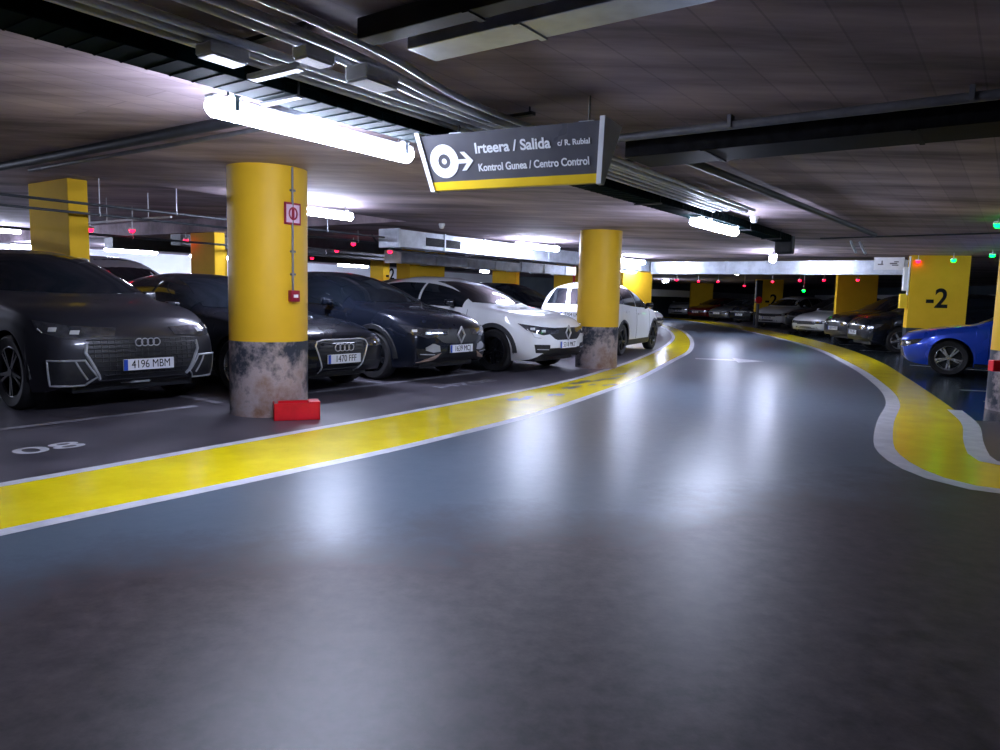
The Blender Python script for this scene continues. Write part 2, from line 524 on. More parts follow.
# ------------------------------------------------------------------ setting: floor and its paint, ceiling, walls
def build_shell():
    bm = BM()
    box(bm, (2, 30, -.10), (96, 84, .2))
    floor = tag(obj('floor', bm, 'floor'), 'dark grey polished concrete floor of the parking level', None, None, 'structure')
    # aisle edges as measured on the ground: left walkway inner/outer, right walkway outer/inner
    Lin = [P(-3, -5.0)[:2], P(-.5, -5.02)[:2], P(1.8, -5.03)[:2], P(3.1, -5.06)[:2], P(4.1, -5.09)[:2], P(5.4, -5.12)[:2], P(7.4, -5.23)[:2], P(9.0, -5.36)[:2], P(10.9, -5.69)[:2], (2.97, 15.33), (4.6, 20.0), (6.0, 25.2), (7.2, 32.), (7.9, 40.), (7.6, 50.), (6.5, 62.)]
    Lout = [P(-3, -4.05)[:2], P(-.5, -4.05)[:2], P(1.4, -4.05)[:2], P(2.5, -4.01)[:2], P(3.2, -3.99)[:2], P(4.2, -3.97)[:2], P(5.7, -4.03)[:2], P(6.8, -4.13)[:2], P(8.5, -4.41)[:2], (2.23, 11.42), (3.43, 14.53), (4.79, 18.23), (6.3, 24.06), (7.7, 31.5), (8.5, 40.), (8.3, 50.), (7.2, 62.)]
    Rout = [(5.4, 4.2), (4.2, 4.55), (3.44, 4.84), (3.22, 5.10), (3.20, 5.55), (3.34, 6.1), (3.60, 6.66), (4.2, 7.75), (5.13, 9.34), (5.99, 11.32), (7.26, 14.95), (8.92, 20.81), (10.2, 28.5), (11.0, 36.45), (11.3, 43.9), (10.8, 52), (9.6, 62)]
    Rin = [(6.3, 5.2), (5.0, 5.42), (4.15, 5.60), (4.02, 5.85), (4.18, 6.2), (4.5, 6.75), (5.05, 7.64), (5.5, 8.6), (5.95, 9.67), (7.05, 12.4), (8.6, 16.5), (10.1, 21.7), (11.5, 28.9), (12.4, 36.5), (12.8, 43.9), (12.3, 52), (11., 62)]
    LI, LO = smooth_line(Lin, 180), smooth_line(Lout, 192)
    RO, RI = smooth_line(Rout, 192), smooth_line(Rin, 192)
    def resamp(L, n):
        d = np.r_[0, np.cumsum(np.linalg.norm(np.diff(L, axis=0), axis=1))]
        q = np.linspace(0, d[-1], n)
        return np.stack([np.interp(q, d, L[:, 0]), np.interp(q, d, L[:, 1])], 1)
    LI, LO, RO, RI = (resamp(L, 220) for L in (LI, LO, RO, RI))
    bm = BM()
    # aisle paint: between left outer edge and right outer edge, plus the wide foreground
    fg_l = [P(-12, -4.05)[:2]] + [tuple(p) for p in LO]
    fg_r = [(22, -14), ] + [tuple(p) for p in RO]
    ribbon(bm, fg_l, fg_r, .002)
    obj('aisle_paint', bm, 'aisle', floor)
    bm = BM(); ribbon(bm, LI, LO, .003); obj('yellow_walkway', bm, 'yellow', floor)
    bm = BM(); ribbon(bm, RI, RO, .003); obj('yellow_walkway', bm, 'yellow', floor)
    for L, d in ((LI, -.10), (LO, .11), (RO, -.16), (RI, .16)):
        a, b_ = offset_line(L, d*.5), offset_line(L, -d*.5)
        if L is RI:
            a, b_ = a[:22], b_[:22]
        bm = BM(); ribbon(bm, a, b_, .0045)
        obj('white_edge_line', bm, 'white_line', floor)
    # bay lines
    def line(s0, t0, s1, t1, wd=.10):
        a, b_ = P(s0, t0), P(s1, t1)
        d = (b_-a).normalized(); n = Vector((-d.y, d.x, 0))*wd*.5
        bm = BM(); ribbon(bm, [a-n, b_-n], [a+n, b_+n], .003)
        obj('bay_line', bm, 'bay_line', floor)
    line(-1.5, -6.93, 4.3, -6.99)
    line(4.9, -6.96, 9.75, -7.03)
    for s, t1 in ((2.0, -11), (4.58, -11), (7.12, -11), (9.3, -11), (11.65, -11)):
        line(s, -7.0, s, t1)
    # bay lines by the blue car
    for (a, b_) in (((6.5, 9.6), (9.9, 8.9)), ((7.0, 10.9), (10.6, 10.2)), ((8.7, 15.3), (11.5, 13.2)), ((9.9, 19.9), (12.6, 18.8)), ((10.6, 22.6), (13.5, 21.8))):
        a = Vector((*a, 0)); b_ = Vector((*b_, 0))
        d = (b_-a).normalized(); n = Vector((-d.y, d.x, 0))*.05
        bm = BM(); ribbon(bm, [a-n, b_-n], [a+n, b_+n], .003)
        obj('bay_line', bm, 'bay_line', floor)
    # glossy dark paint in the right bays
    bm = BM(); ribbon(bm, RI[18:110], RI[18:110]+np.array([5.5, -1.2]), .0015)
    obj('bay_paint', bm, 'bay_gloss', floor)
    # stencilled bay numbers, read from the aisle
    text_mesh('bay_number', '08', .34, 'white_line', floor, frame(P(2.42, -5.92, .0035), U, -N), .0003, .004, sx=1.45)
    text_mesh('bay_number', 'H708', .30, 'bay_line', floor, frame(P(7.95, -6.22, .0035), U, -N), .0003, .004, sx=2.0)
    # white arrow on the aisle
    bm = BM()
    o = Vector((4.9, 15.4, 0)); d = Vector((.42, .91, 0)); n = Vector((d.y, -d.x, 0))
    pts = [(-1.3, -.07), (.2, -.07), (.2, -.28), (1.3, 0), (.2, .28), (.2, .07), (-1.3, .07)]
    # arrow points across to the right
    d, n = Vector((.97, -.2, 0)), Vector((-.2, -.97, 0))
    bm.faces.new([bm.verts.new((o + d*a*.55 + n*b_*2.2) + Vector((0, 0, .0035))) for a, b_ in pts])
    obj('arrow_marking', bm, 'white_line', floor)
    # scuffed patches in the yellow paint
    rnd = random.Random(3)
    for (s, t, L) in ((7.25, -4.85, .5), (7.9, -4.72, .28), (8.9, -4.95, .7), (9.4, -5.15, .9), (10.1, -5.1, .6), (9.3, -4.7, .35), (10.8, -5.3, .4)):
        for k in range(5):
            c = P(s+rnd.uniform(-.5, .5)*L, t+rnd.uniform(-.06, .06), .0042+.00005*k)
            bm = BM()
            n_ = 11
            bm.faces.new([bm.verts.new(c + U*math.cos(2*PI*i/n_)*L*.28*rnd.uniform(.5, 1.) + N*math.sin(2*PI*i/n_)*.05*rnd.uniform(.5, 1.2)) for i in range(n_)])
            obj('paint_scuff', bm, 'floor', floor)
    # red-brown patch around the foot of the second round pillar
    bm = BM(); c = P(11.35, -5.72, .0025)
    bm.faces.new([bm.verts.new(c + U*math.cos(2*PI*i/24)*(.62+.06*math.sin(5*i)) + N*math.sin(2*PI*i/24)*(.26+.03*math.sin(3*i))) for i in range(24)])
    obj('red_brown_patch', bm, 'red_brown', floor)
    bm = BM()
    # lower slab everywhere except a shallow recess over the first left rows (s < 9, t < -8.4)
    def slab(s0, s1, t0, t1, z):
        c = P((s0+s1)/2, (t0+t1)/2)
        box(bm, (c.x, c.y, z+.3), (s1-s0, t1-t0, .6), Matrix.Rotation(ANG_U, 3, 'Z'))
    slab(-30, 9.0, -8.4, 60, CZ)
    slab(9.0, 90, -60, 60, CZ)
    slab(-30, 9.0, -60, -8.4, CZ+.29)
    tag(obj('ceiling', bm, 'ceiling'), 'board-marked bare concrete ceiling slab', None, None, 'structure')
    def wall(name, a, b_, m, th=.2, z0=0., z1=CZ+.28, lab=None):
        a, b_ = Vector((a[0], a[1], 0)), Vector((b_[0], b_[1], 0))
        d = b_-a
        bm = BM()
        box(bm, ((a.x+b_.x)/2, (a.y+b_.y)/2, (z0+z1)/2), (d.length, th, z1-z0), Matrix.Rotation(math.atan2(d.y, d.x), 3, 'Z'))
        return tag(obj(name, bm, m), lab, None, None, 'structure')
    wall('wall_left', P(-14, -25.5), P(36, -25.5), 'wall_white', lab='white painted wall behind the far rows of cars')
    wall('wall_far', P(36, -25.5), (26, 66), 'wall_dark', lab='dark wall across the far end')
    wall('wall_right', (26, 66), (26, -6), 'wall_dark', lab='dark wall behind the right row of cars')
    wall('wall_back', (26, -9), (-34, -9), 'wall_dark', lab='wall behind the entrance')
    # grey band high on the dark wall
    wall('trim_1', (25.8, 60), (25.8, 8), 'wall_white', .06, 1.55, 1.95, lab='pale band along the right wall')
    wall('trim_2', P(35.8, -20), (25., 65.), 'wall_white', .06, 1.45, 1.9, lab='pale band along the far wall')
build_shell()

# ------------------------------------------------------------------ pillars
def number(parent, pos, xax, size=.36):
    text_mesh('level_number', '-2', size, 'black_paint', parent, frame(pos, xax, (0, 0, 1)), .002, size*.022, sx=.92)

def round_pillar(loc, r, label, lathe_seg=48):
    o = empty('pillar', loc)
    tag(o, label, 'pillar')
    bm = BM()
    lathe(bm, [(r, 0), (r, .3), (r, .735), (r, .745), (r, 1.6), (r, CZ)], lathe_seg)
    obj('shaft', bm, 'pillar', o, smooth=40)
    return o

def blade_pillar(c, dx, lx, ly, label, num=None, top=CZ):
    """rectangular column centred on c; its long side of lx runs along dx"""
    rz = math.atan2(dx[1], dx[0])
    o = empty('pillar', (c[0], c[1], 0), rz)
    tag(o, label, 'pillar')
    bm = BM()
    box(bm, (0, 0, top/2), (lx, ly, top), bevel=.012)
    obj('shaft', bm, 'pillar_clean', o)
    if num:
        side, off, z, size = num
        if side == '-y': number(o, (off, -ly/2-.001, z), (1, 0, 0), size)
        if side == '-x': number(o, (-lx/2-.001, off, z), (0, -1, 0), size)
    return o

p1 = round_pillar(P(4.58, -6.21)+Vector((.045, 0, 0)), .383, 'round yellow pillar with fire alarm point and scuffed base, beside red box')
p2 = round_pillar(P(11.65, -6.16), .375, 'round yellow pillar with dark grey base beside the nose of the white car')
round_pillar((6.43, 8.80, 0), .383, 'round pillar cut by the right edge, red box on its base')
blade_pillar(P(4.97, -11.55), N, 1.25, .27, 'wide yellow pillar rising behind the charcoal car at left', top=CZ+.29)
blade_pillar(P(9.25, -14.5), N, .90, .25, 'yellow pillar with bright edge behind the black estate car')
blade_pillar(P(10.6, -16.4), N, .85, .24, 'small far yellow pillar above the silver car')
blade_pillar(P(14.25, -12.75), N, .46, 1.36, 'yellow pillar with number on dark side, under the duct end', ('-y', -.45, 1.70, .40))
blade_pillar(P(21.7, -15.3), N, 1.05, .24, 'brown-yellow pillar with bright edge behind the white coupe')
p7 = blade_pillar(P(21.4, -12.3), N, 1.2, .55, 'yellow pillar with red hose reel beside white hatchback')
blade_pillar((4.75, 25.9, 0), (1, .1), 1.05, .4, 'yellow pillar just right of the round pillar, beyond white hatchback')
rp1 = blade_pillar((10.15, 17.02, 0), (.965, -.26), 1.22, .30, 'big yellow pillar numbered on its broad face, behind blue car', ('-y', -.02, 1.42, .62))
blade_pillar((12.25, 25.2, 0), (.97, -.24), 1.28, .34, 'plain yellow pillar behind the two black cars at right')
rp3 = blade_pillar((14.0, 38.2, 0), (.985, -.17), 1.35, .36, 'far numbered yellow pillar behind small white car', ('-y', .1, 1.35, .8))
blade_pillar((13.75, 50.2, 0), (1., -.05), 1.5, .4, 'farthest yellow pillar beyond the dark red car')
blade_pillar(P(17.2, -17.2), N, .6, .3, 'distant yellow pillar with red cabinet behind the white coupe roof')
blade_pillar(P(6.0, -18.2), N, .7, .26, 'distant yellow pillar at the left edge above charcoal car', top=CZ+.29)

# pull station and sign on the near pillar (fixed to it: parts)
def on_p1(ang, z, r=.383):
    return Vector((math.cos(ang)*r, math.sin(ang)*r, z))
A1 = math.atan2(-7.2, 2.3) + .62
dirv = Vector((math.cos(A1), math.sin(A1), 0)); tanv = Vector((-dirv.y, dirv.x, 0))
R1 = Matrix.Rotation(A1, 3, 'Z')
bm = BM(); box(bm, dirv*.392+Vector((0, 0, 1.98)), (.012, .19, .21), R1, .003)
s_ = obj('alarm_sign', bm, 'dark_red', p1)
bm = BM(); box(bm, dirv*.400+Vector((0, 0, 1.98)), (.004, .15, .17), R1)
obj('sign_panel', bm, 'pink_white', s_)
bm = BM(); closed_tube(bm, [dirv*.403+Vector((0, 0, 1.98))+tanv*math.cos(a)*.045+Vector((0, 0, math.sin(a)*.055)) for a in np.linspace(0, 2*PI, 20, endpoint=False)], .009)
box(bm, dirv*.403+Vector((0, 0, 1.98)), (.004, .03, .10), R1)
obj('bell_symbol', bm, 'dark_red', s_)
bm = BM(); box(bm, dirv*.41+Vector((0, 0, 1.19)), (.055, .10, .11), R1, .006)
pl = obj('alarm_call_point', bm, 'dark_red', p1)
bm = BM(); box(bm, dirv*.44+Vector((0, 0, 1.19)), (.006, .05, .03), R1); obj('push_plate', bm, 'plastic_white', pl)
bm = BM(); tube(bm, [dirv*.394+Vector((0, 0, 1.24)), dirv*.394+Vector((0, 0, 2.42))], .011, 8)
for z in (1.4, 1.62, 2.2): box(bm, dirv*.394+Vector((0, 0, z)), (.03, .05, .02), R1)
obj('conduit', bm, 'grey_pipe', p1, smooth=40)
# ring seams at the top of the round pillars
# hose reel on p7
bm = BM(); lathe(bm, [(.0, -.05), (.27, -.05), (.27, -.02), (.2, -.015), (.2, .05), (.27, .055), (.27, .08), (0, .08)], 24, 'Y')
hr = obj('hose_reel', bm, 'red', p7, smooth=40, loc=(.62, -.30, 1.35), rotz=PI/2)
bm = BM(); tube(bm, [(.2, -.31, .2), (.2, -.31, 2.42)], .04, 8); obj('riser_pipe', bm, 'red', p7, smooth=40)
# switch panels on the left flank of the numbered pillar
bm = BM()
box(bm, (-.69, -.05, 1.88), (.10, .12, .55), bevel=.01)
o = obj('cable_box', bm, 'plastic_white', rp1)
bm = BM(); box(bm, (-.70, -.05, 1.36), (.16, .14, .34), bevel=.01); obj('junction_box', bm, 'sign_yellow', rp1)
bm = BM(); tube(bm, [(-.64, -.12, 1.5), (-.64, -.12, 2.4)], .02, 8); obj('conduit', bm, 'galv_pipe', rp1, smooth=40)

# red box at the foot of the near pillar: open-topped
def red_box(loc, rz, label):
    o = empty('red_box', loc, rz)
    tag(o, label, 'box')
    bm = BM()
    l, d, h, t = .43, .21, .165, .012
    box(bm, (0, 0, t/2), (l, d, t))
    box(bm, (0, -d/2+t/2, h/2), (l, t, h)); box(bm, (0, d/2-t/2, h/2), (l, t, h))
    box(bm, (-l/2+t/2, 0, h/2), (t, d, h)); box(bm, (l/2-t/2, 0, h/2), (t, d, h))
    obj('bin', bm, 'red', o)
    bm = BM(); box(bm, (l/2-.05, .0, h+.006), (.10, d, .012)); obj('rim_cap', bm, 'red', o)
    return o
red_box((-1.98, 6.97, 0), math.radians(20), 'open red box on the floor against the scuffed pillar base')

# red box fixed to the right edge pillar
bm = BM()
box(bm, (5.97, 8.56, .57), (.26, .13, .13), Matrix.Rotation(math.radians(-10), 3, 'Z'), .008)
rb = obj('red_box', bm, 'red'); tag(rb, 'red box sticking out from the base of the right edge pillar', 'box')

# post with red sign by the far numbered pillar
o = empty('sign_post', (12.55, 35.6, 0)); tag(o, 'thin grey post with small red sign by far numbered pillar', 'post')
bm = BM(); lathe(bm, [(.16, 0), (.16, .03), (.07, .04), (.07, 1.15), (.0, 1.16)], 12); obj('post', bm, 'grey_pipe', o, smooth=40)
bm = BM(); box(bm, (0, 0, 1.75), (.30, .2, 1.1), bevel=.02); obj('signal_box', bm, 'dark_metal', o)
bm = BM(); lathe(bm, [(0, -.13), (.16, -.12), (.17, -.1), (.17, 0)], 16, 'Y'); obj('red_signal', bm, 'red', o, loc=(0, -.0, 1.35))

# ------------------------------------------------------------------ lamps
def batten(c, label, ang=ANG_U, L=1.58, z=2.22, drop=True, wd=.13):
    o = empty('ceiling_lamp', (c.x, c.y, z), ang)
    tag(o, label, 'lamp', 'fluorescent batten lamps')
    bm = BM(); box(bm, (0, 0, .056), (L, wd*.62, .026), bevel=.01)
    obj('housing', bm, 'lamp_body', o)
    bm = BM()
    nseg = 14
    rows = []
    hh = .058
    for x, k in ((-L/2-.005, .0), (-L/2, .6), (-L/2+.03, 1), (L/2-.03, 1), (L/2, .6), (L/2+.005, .0)):
        rows.append([bm.verts.new((x, math.cos(-.7+(PI+1.4)*i/nseg)*wd/2*max(k, .02), .008-math.sin(-.7+(PI+1.4)*i/nseg)*hh*max(k, .02))) for i in range(nseg+1)])
    for a, b_ in zip(rows, rows[1:]):
        for i in range(nseg):
            bm.faces.new((a[i], a[i+1], b_[i+1], b_[i]))
    for a, b_ in zip(rows, rows[1:]):
        bm.faces.new((a[0], b_[0], b_[-1], a[-1]))
    bmesh.ops.remove_doubles(bm, verts=bm.verts, dist=1e-5)
    obj('lens', bm, 'lamp', o, smooth=50)
    def hang(bm, x):
        box(bm, (x, 0, .068), (.05, wd*1.15+.02, .012)); box(bm, (x, wd*.6, .03), (.03, .012, .08)); box(bm, (x, -wd*.6, .03), (.03, .012, .08))
        tube(bm, [(x, 0, .066), (x, 0, CZ-z if z < CZ-.1 else CZ+.29-z)], .006, 6)
    pieces('hanger', (-L/2+.12, L/2-.12), 'galv_pipe', o, hang)
    return o

LAMPS = [
 (3.12, -3.62, 2.215, 'long bright lamp under the cable tray left of the hanging sign'),
 (9.40, -3.30, 2.20, 'bright lamp under the dark tray beyond the hanging sign'),
 
 (6.35, -7.70, 2.28, 'bright lamp just right of the near round pillar over parked cars'),
 (13.0, -8.35, 2.28, 'glaring lamp by the middle of the long duct'),
 (18.6, -8.85, 2.28, 'lamp by the corner of the duct'),
 (1.9, -14.8, 2.36, 'lamp left of the wide yellow pillar behind charcoal car'),
 (10.4, -13.2, 2.28, 'lamp over the second row behind the near round pillar'),
 (16.6, -14.0, 2.28, 'lamp over the second row behind the duct'),
 (2.6, -21.6, 2.55, 'added lamp by the white wall at the far left'),  # lamps by the white wall are added unseen to brighten the far left
 (7.4, -21.2, 2.55, 'added lamp by the white wall behind silver car'),
 (11.5, -22.0, 2.28, 'added lamp by the white wall between two small pillars'),
 (17.5, -22.5, 2.28, 'added lamp by the white wall past the duct end'),
 (14.5, -22.5, 2.28, 'second added lamp by the white wall past the near round pillar'),
 (9.6, -23.5, 2.28, 'added lamp by the white wall just right of the small far pillar'),
 (5.0, -23.5, 2.55, 'added lamp by the white wall above the silver car'),
 (20.5, -22.0, 2.28, 'added lamp by the white wall behind the duct'),
 (25.5, -19.5, 2.28, 'lamp above the far left corner'),
]
for s, t, z, lab in LAMPS:
    batten(P(s, t), lab, z=z)
batten(P(17.5, -4.75), 'small bright lamp before the crossing duct beyond the tray end', z=2.25, ang=math.atan2(17., 6.2))
batten(Vector((4.5, 25.5, 0)), 'lamp over the aisle behind the round pillar', z=2.2)
batten(Vector((8.3, 26.5, 0)), 'added lamp just behind the crossing duct over the right bays', z=2.28)  # added behind the duct to light the right-hand pillars
batten(Vector((11.4, 12.2, 0)), 'unseen lamp added over the bays beside the blue car', z=2.28)  # added out of view to brighten the big numbered pillar
batten(Vector((9.4, 42., 0)), 'distant small lamp over the far end of the aisle', z=2.28, ang=1.5)

# ------------------------------------------------------------------ ceiling services
def pipe(name, pts, r, m, label, cat, seg=10):
    hung = name in ('sprinkler_pipe', 'steel_pipe')
    bm = BM(); tube(bm, pts, r, seg)
    o = obj(name, bm, m, smooth=40)
    tag(o, label, cat)
    if hung:
        a, b_ = Vector(pts[0]), Vector(pts[-1])
        n_ = max(2, int((b_-a).length/2.2))
        def rod(bm, q):
            p = a.lerp(b_, q)
            zt = CZ if U.dot(p) > 9 else CZ+.29
            if N.dot(p) > -8.4: zt = CZ
            closed_tube(bm, [p+Vector((0, 0, math.sin(k)*r*1.1))+(U if name == 'steel_pipe' else N)*math.cos(k)*r*1.1 for k in np.linspace(0, 2*PI, 12, endpoint=False)], .005)
            tube(bm, [p+Vector((0, 0, r)), Vector((p.x, p.y, zt))], .006, 6)
        pieces('hanger', [(i+.5)/n_ for i in range(n_)], 'galv_pipe', o, rod)
    return o

# cable tray along the aisle: wire-mesh channel carrying cables
def cable_tray(s0, s1, t, label, wd=.26, z0=2.285, h=.10):
    o = empty('cable_tray', P(s0, t, z0), ANG_U)
    tag(o, label, 'cable tray')
    L = s1-s0
    bm = BM()
    box(bm, (L/2, wd/2, h/2), (L, .006, h)); box(bm, (L/2, -wd/2, h/2), (L, .006, h)); box(bm, (L/2, 0, 0), (L, wd, .006))
    for z in (0, h*.5, h):
        for y in (-wd/2-.004, wd/2+.004): tube(bm, [(0, y, z), (L, y, z)], .004, 5)
    k = 0.
    while k < L:
        for y in (-wd/2-.005, wd/2+.005): box(bm, (k, y, h/2), (.006, .006, h+.01))
        box(bm, (k, 0, -.005), (.006, wd, .006))
        k += .12
    obj('mesh_channel', bm, 'tray', o)
    def hang(bm, k):
        box(bm, (k, 0, -.012), (.04, wd+.05, .014))
        for y in (-wd/2-.015, wd/2+.015): tube(bm, [(k, y, -.012), (k, y, CZ-z0)], .005, 6)
    pieces('hanger', np.arange(.8, L, 1.6), 'dark_metal', o, hang)
    rnd = random.Random(int(s0*10)+5)
    for i in range(5):
        y = -wd/2+.04+i*.045
        bm = BM(); tube(bm, [(x, y+rnd.uniform(-.008, .008), .02+.012*(i % 2)) for x in np.linspace(0, L, 14)], .015, 6)
        obj('cable', bm, 'cable', o, smooth=60)
    return o
cable_tray(-3.0, 12.9, -3.36, 'dark teal mesh cable tray running along the aisle above the long lamp')

def su(s, t, z):
    return P(s, t, z)
# conduits right of the tray; the two nearest the camera swing out to the right before joining the run
def swing(t, amp, z, s0=-2.5, s1=9.0):
    pts = []
    for s in np.linspace(s0, s1, 46):
        k = 1/(1+math.exp((s-2.85)*4.2))
        pts.append(P(s, t+amp*k, z))
    return pts
for i, (t, z, r) in enumerate(((-3.12, 2.34, .017), (-3.04, 2.345, .017), (-2.95, 2.35, .02))):
    pipe('conduit', [P(-2.5, t, z), P(8.8, t, z)], r, 'galv_pipe', ['steel conduit hugging the right side of the cable tray', 'second steel conduit from the cable tray', 'third steel conduit from the cable tray'][i], 'conduit')
for i, (t, z, r, a) in enumerate(((-2.86, 2.345, .018, .16), (-2.79, 2.345, .022, .20), (-2.70, 2.35, .018, .26))):
    pipe('conduit', swing(t, a, z), r, 'galv_pipe', ['inner steel conduit of the three that bend toward the tray', 'middle steel conduit of the three that bend toward the tray', 'outer steel conduit of the three that bend toward the tray'][i], 'conduit')
bm = BM()
# saddles across the conduits are one strut each
for i, s in enumerate((.6, 2.15, 3.9, 5.6)):
    bm2 = BM()
    w_ = .62
    box(bm2, P(s, -2.88, 2.386), (.045, w_, .02), Matrix.Rotation(ANG_U, 3, 'Z'))
    for dt in (-.28, .28):
        tube(bm2, [P(s, -2.88+dt, 2.375), P(s, -2.88+dt, CZ)], .006, 6)
    o = obj('strut_channel', bm2, 'dark_metal'); tag(o, ['strut across the conduits nearest the camera', 'strut across the conduits above the long lamp', 'strut across the conduits just before the hanging sign', 'strut across the conduits behind the hanging sign'][i], 'bracket', 'conduit struts')
bm.free()
# junction boxes and the white plates between beam end and conduits
def jbox(c, size, rz, m, label):
    o = empty('junction_box', c, rz); tag(o, label, 'junction box')
    bm = BM(); box(bm, (0, 0, 0), size, bevel=min(size)*.2); obj('box_body', bm, m, o)
    bm = BM(); box(bm, (0, 0, -size[2]/2-.004), (size[0]*.9, size[1]*.9, .008), bevel=.002); obj('lid', bm, m, o)
    return o
jbox(P(2.02, -3.02, 2.30), (.20, .12, .05), ANG_U, 'plastic_white', 'white oblong box beneath the conduits above the lamp end')
jbox(P(2.28, -2.98, 2.285), (.05, .40, .025), ANG_U, 'plastic_white', 'white flat bar under the conduits at the bend')
jbox(P(2.56, -2.62, 2.275), (.22, .15, .07), ANG_U, 'plastic_white', 'white junction box near the end of the crosswise beam')
jbox(P(2.22, -2.64, 2.285), (.16, .10, .05), ANG_U, 'plastic_white', 'smaller white junction box by the conduit bend')
# white dome detector below the tray
def dome(c, r, label, name='smoke_detector'):
    o = empty(name, c); tag(o, label, 'detector')
    bm = BM(); lathe(bm, [(r*.95, 0), (r, -.01), (r, -.03), (r*.92, -.035)], 24); obj('base', bm, 'plastic_white', o, smooth=40)
    bm = BM(); lathe(bm, [(r*.8, -.034), (r*.78, -.06), (r*.55, -.085), (.0, -.09)], 24); obj('sensor_head', bm, 'plastic_white', o, smooth=50)
    return o
dome(P(4.05, -3.12, 2.318), .055, 'white dome detector hanging from the conduits right of long lamp')
dome(P(5.55, -7.0, CZ), .05, 'small detector on the ceiling beside the near round pillar top')
dome(P(9.5, -8.05, CZ), .055, 'round detector on the ceiling in front of the duct end')
dome(P(6.9, -9.7, CZ), .055, 'small detector on the ceiling left of the near round pillar')
dome(P(9.7, -2.9, 2.36), .055, 'small detector just above the lamp beyond the sign')

# crosswise services over the near ceiling
def beam(s, t0, t1, wd, z0, z1, m, label, name='ceiling_beam', cat='beam'):
    o = empty(name, P(s, t0, 0), ANG_N); tag(o, label, cat)
    L = t1-t0
    bm = BM(); box(bm, (L/2, 0, (z0+z1)/2), (L, wd, z1-z0), bevel=.006); obj('casing', bm, m, o)
    pieces('joint_strap', np.arange(.6, min(L, 12), 1.3), m, o, lambda bm, k: box(bm, (k, 0, z0-.003), (.03, wd+.012, .008)))
    return o
beam(2.60, -2.34, 14, .20, 2.34, 2.42, 'galv', 'grey flat trunking crossing the near ceiling from the conduit bend', 'trunking', 'trunking')
beam(2.32, -2.42, 14, .10, 2.33, 2.42, 'dark_metal', 'dark channel beside the flat trunking on the near ceiling', 'trunking', 'trunking')
beam(5.28, -2.5, 16, .46, 2.30, 2.425, 'black_paint', 'wide black band across the ceiling right of the hanging sign', 'trunking', 'trunking')
pipe('water_pipe', [P(4.72, -2.55, 2.37), P(4.72, 15, 2.37)], .028, 'grey_pipe', 'thin grey pipe across the ceiling right of the sign', 'pipe')
for i, t in enumerate((-1.6, -.3, 1.0)):
    bm = BM(); box(bm, P(4.72, t, 2.39), (.075, .025, .08), Matrix.Rotation(ANG_U, 3, 'Z'))
    tag(obj('pipe_clamp', bm, 'grey_pipe'), ['pipe clamp on the grey pipe nearest the sign', 'middle pipe clamp on the grey pipe right of sign', 'pipe clamp on the grey pipe nearest the right edge'][i], 'clamp', 'pipe clamps')
pipe('water_pipe', [P(5.6, -2.3, 2.38), P(13.2, -2.0, 2.38)], .035, 'dark_metal', 'dark pipe running away beside the far tray', 'pipe')
pipe('water_pipe', [P(14.0, -3.0, 2.41), P(12.3, 14, 2.41)], .014, 'dark_metal', 'thin dark line across the far right ceiling', 'pipe')
pipe('water_pipe', [P(3.05, -8.38, 2.38), P(3.05, -3.55, 2.38)], .04, 'dark_metal', 'dark pipe across the left ceiling to the tray', 'pipe')
pipe('water_pipe', [P(3.35, -8.38, 2.40), P(3.35, -4.2, 2.40)], .018, 'grey_pipe', 'thin pipe just behind the dark pipe at left', 'pipe')
# pipes over the left rows
pipe('sprinkler_pipe', [P(-1, -8.9, 2.18), P(9.0, -8.9, 2.18)], .016, 'dark_metal', 'dark sprinkler pipe in front of the wide yellow pillar', 'pipe')
pipe('sprinkler_pipe', [P(-1, -10.55, 2.22), P(13.6, -10.55, 2.22)], .018, 'dark_metal', 'dark sprinkler pipe behind the wide yellow pillar', 'pipe')
pipe('sprinkler_pipe', [P(-1, -13.65, 2.15), P(20, -13.65, 2.15)], .022, 'dark_metal', 'dark sprinkler pipe over the second row', 'pipe')
pipe('steel_pipe', [P(6.25, -13.4, 2.32), P(6.25, -10.75, 2.32)], .02, 'galv_pipe', 'short bright steel pipe between left pillars', 'pipe')
for i, t in enumerate((-13., -15.5, -18.5)):
    beam(16.6, t-.2, t+.2, 15, 2.2-.02*i, 2.43, 'dark_metal', ['dark ceiling beam over the second row', 'dark ceiling beam behind the small pillars', 'dark ceiling beam before the white wall'][i])

# ------------------------------------------------------------------ ducts
def duct(a, b_, wd, z0, z1, label, grille=None, flange=1.25, name='air_duct'):
    d = b_-a; L = d.length
    o = empty(name, (a.x, a.y, 0), math.atan2(d.y, d.x)); tag(o, label, 'air duct')
    bm = BM(); box(bm, (L/2, 0, (z0+z1)/2), (L, wd, z1-z0)); obj('duct_run', bm, 'galv', o)
    pieces('flange', np.arange(.03, L, flange), 'galv', o, lambda bm, k: box(bm, (k, 0, (z0+z1)/2), (.035, wd+.035, z1-z0+.03)))
    if grille:
        x0, x1, zz0, zz1, side = grille
        bm = BM(); box(bm, ((x0+x1)/2, side*(wd/2+.004), (zz0+zz1)/2), (x1-x0, .02, zz1-zz0))
        g = obj('vent_grille', bm, 'black_paint', o)
        bm = BM()
        for z in np.linspace(zz0+.02, zz1-.02, 6): box(bm, ((x0+x1)/2, side*(wd/2+.012), z), (x1-x0, .006, .008))
        obj('slat', bm, 'dark_metal', g)
    return o
duct(P(9.4, -9.2), P(20.6, -9.2), .46, 2.06, 2.36, 'galvanised air duct with black vent running over the white coupe', (.75, 1.75, 2.12, 2.27, -1))
duct(P(20.35, -8.93), P(20.35, -8.93)+Vector((5.33, -4.03, 0)), .5, 2.0, 2.34, 'bright galvanised air duct crossing above the right aisle', flange=1.1)
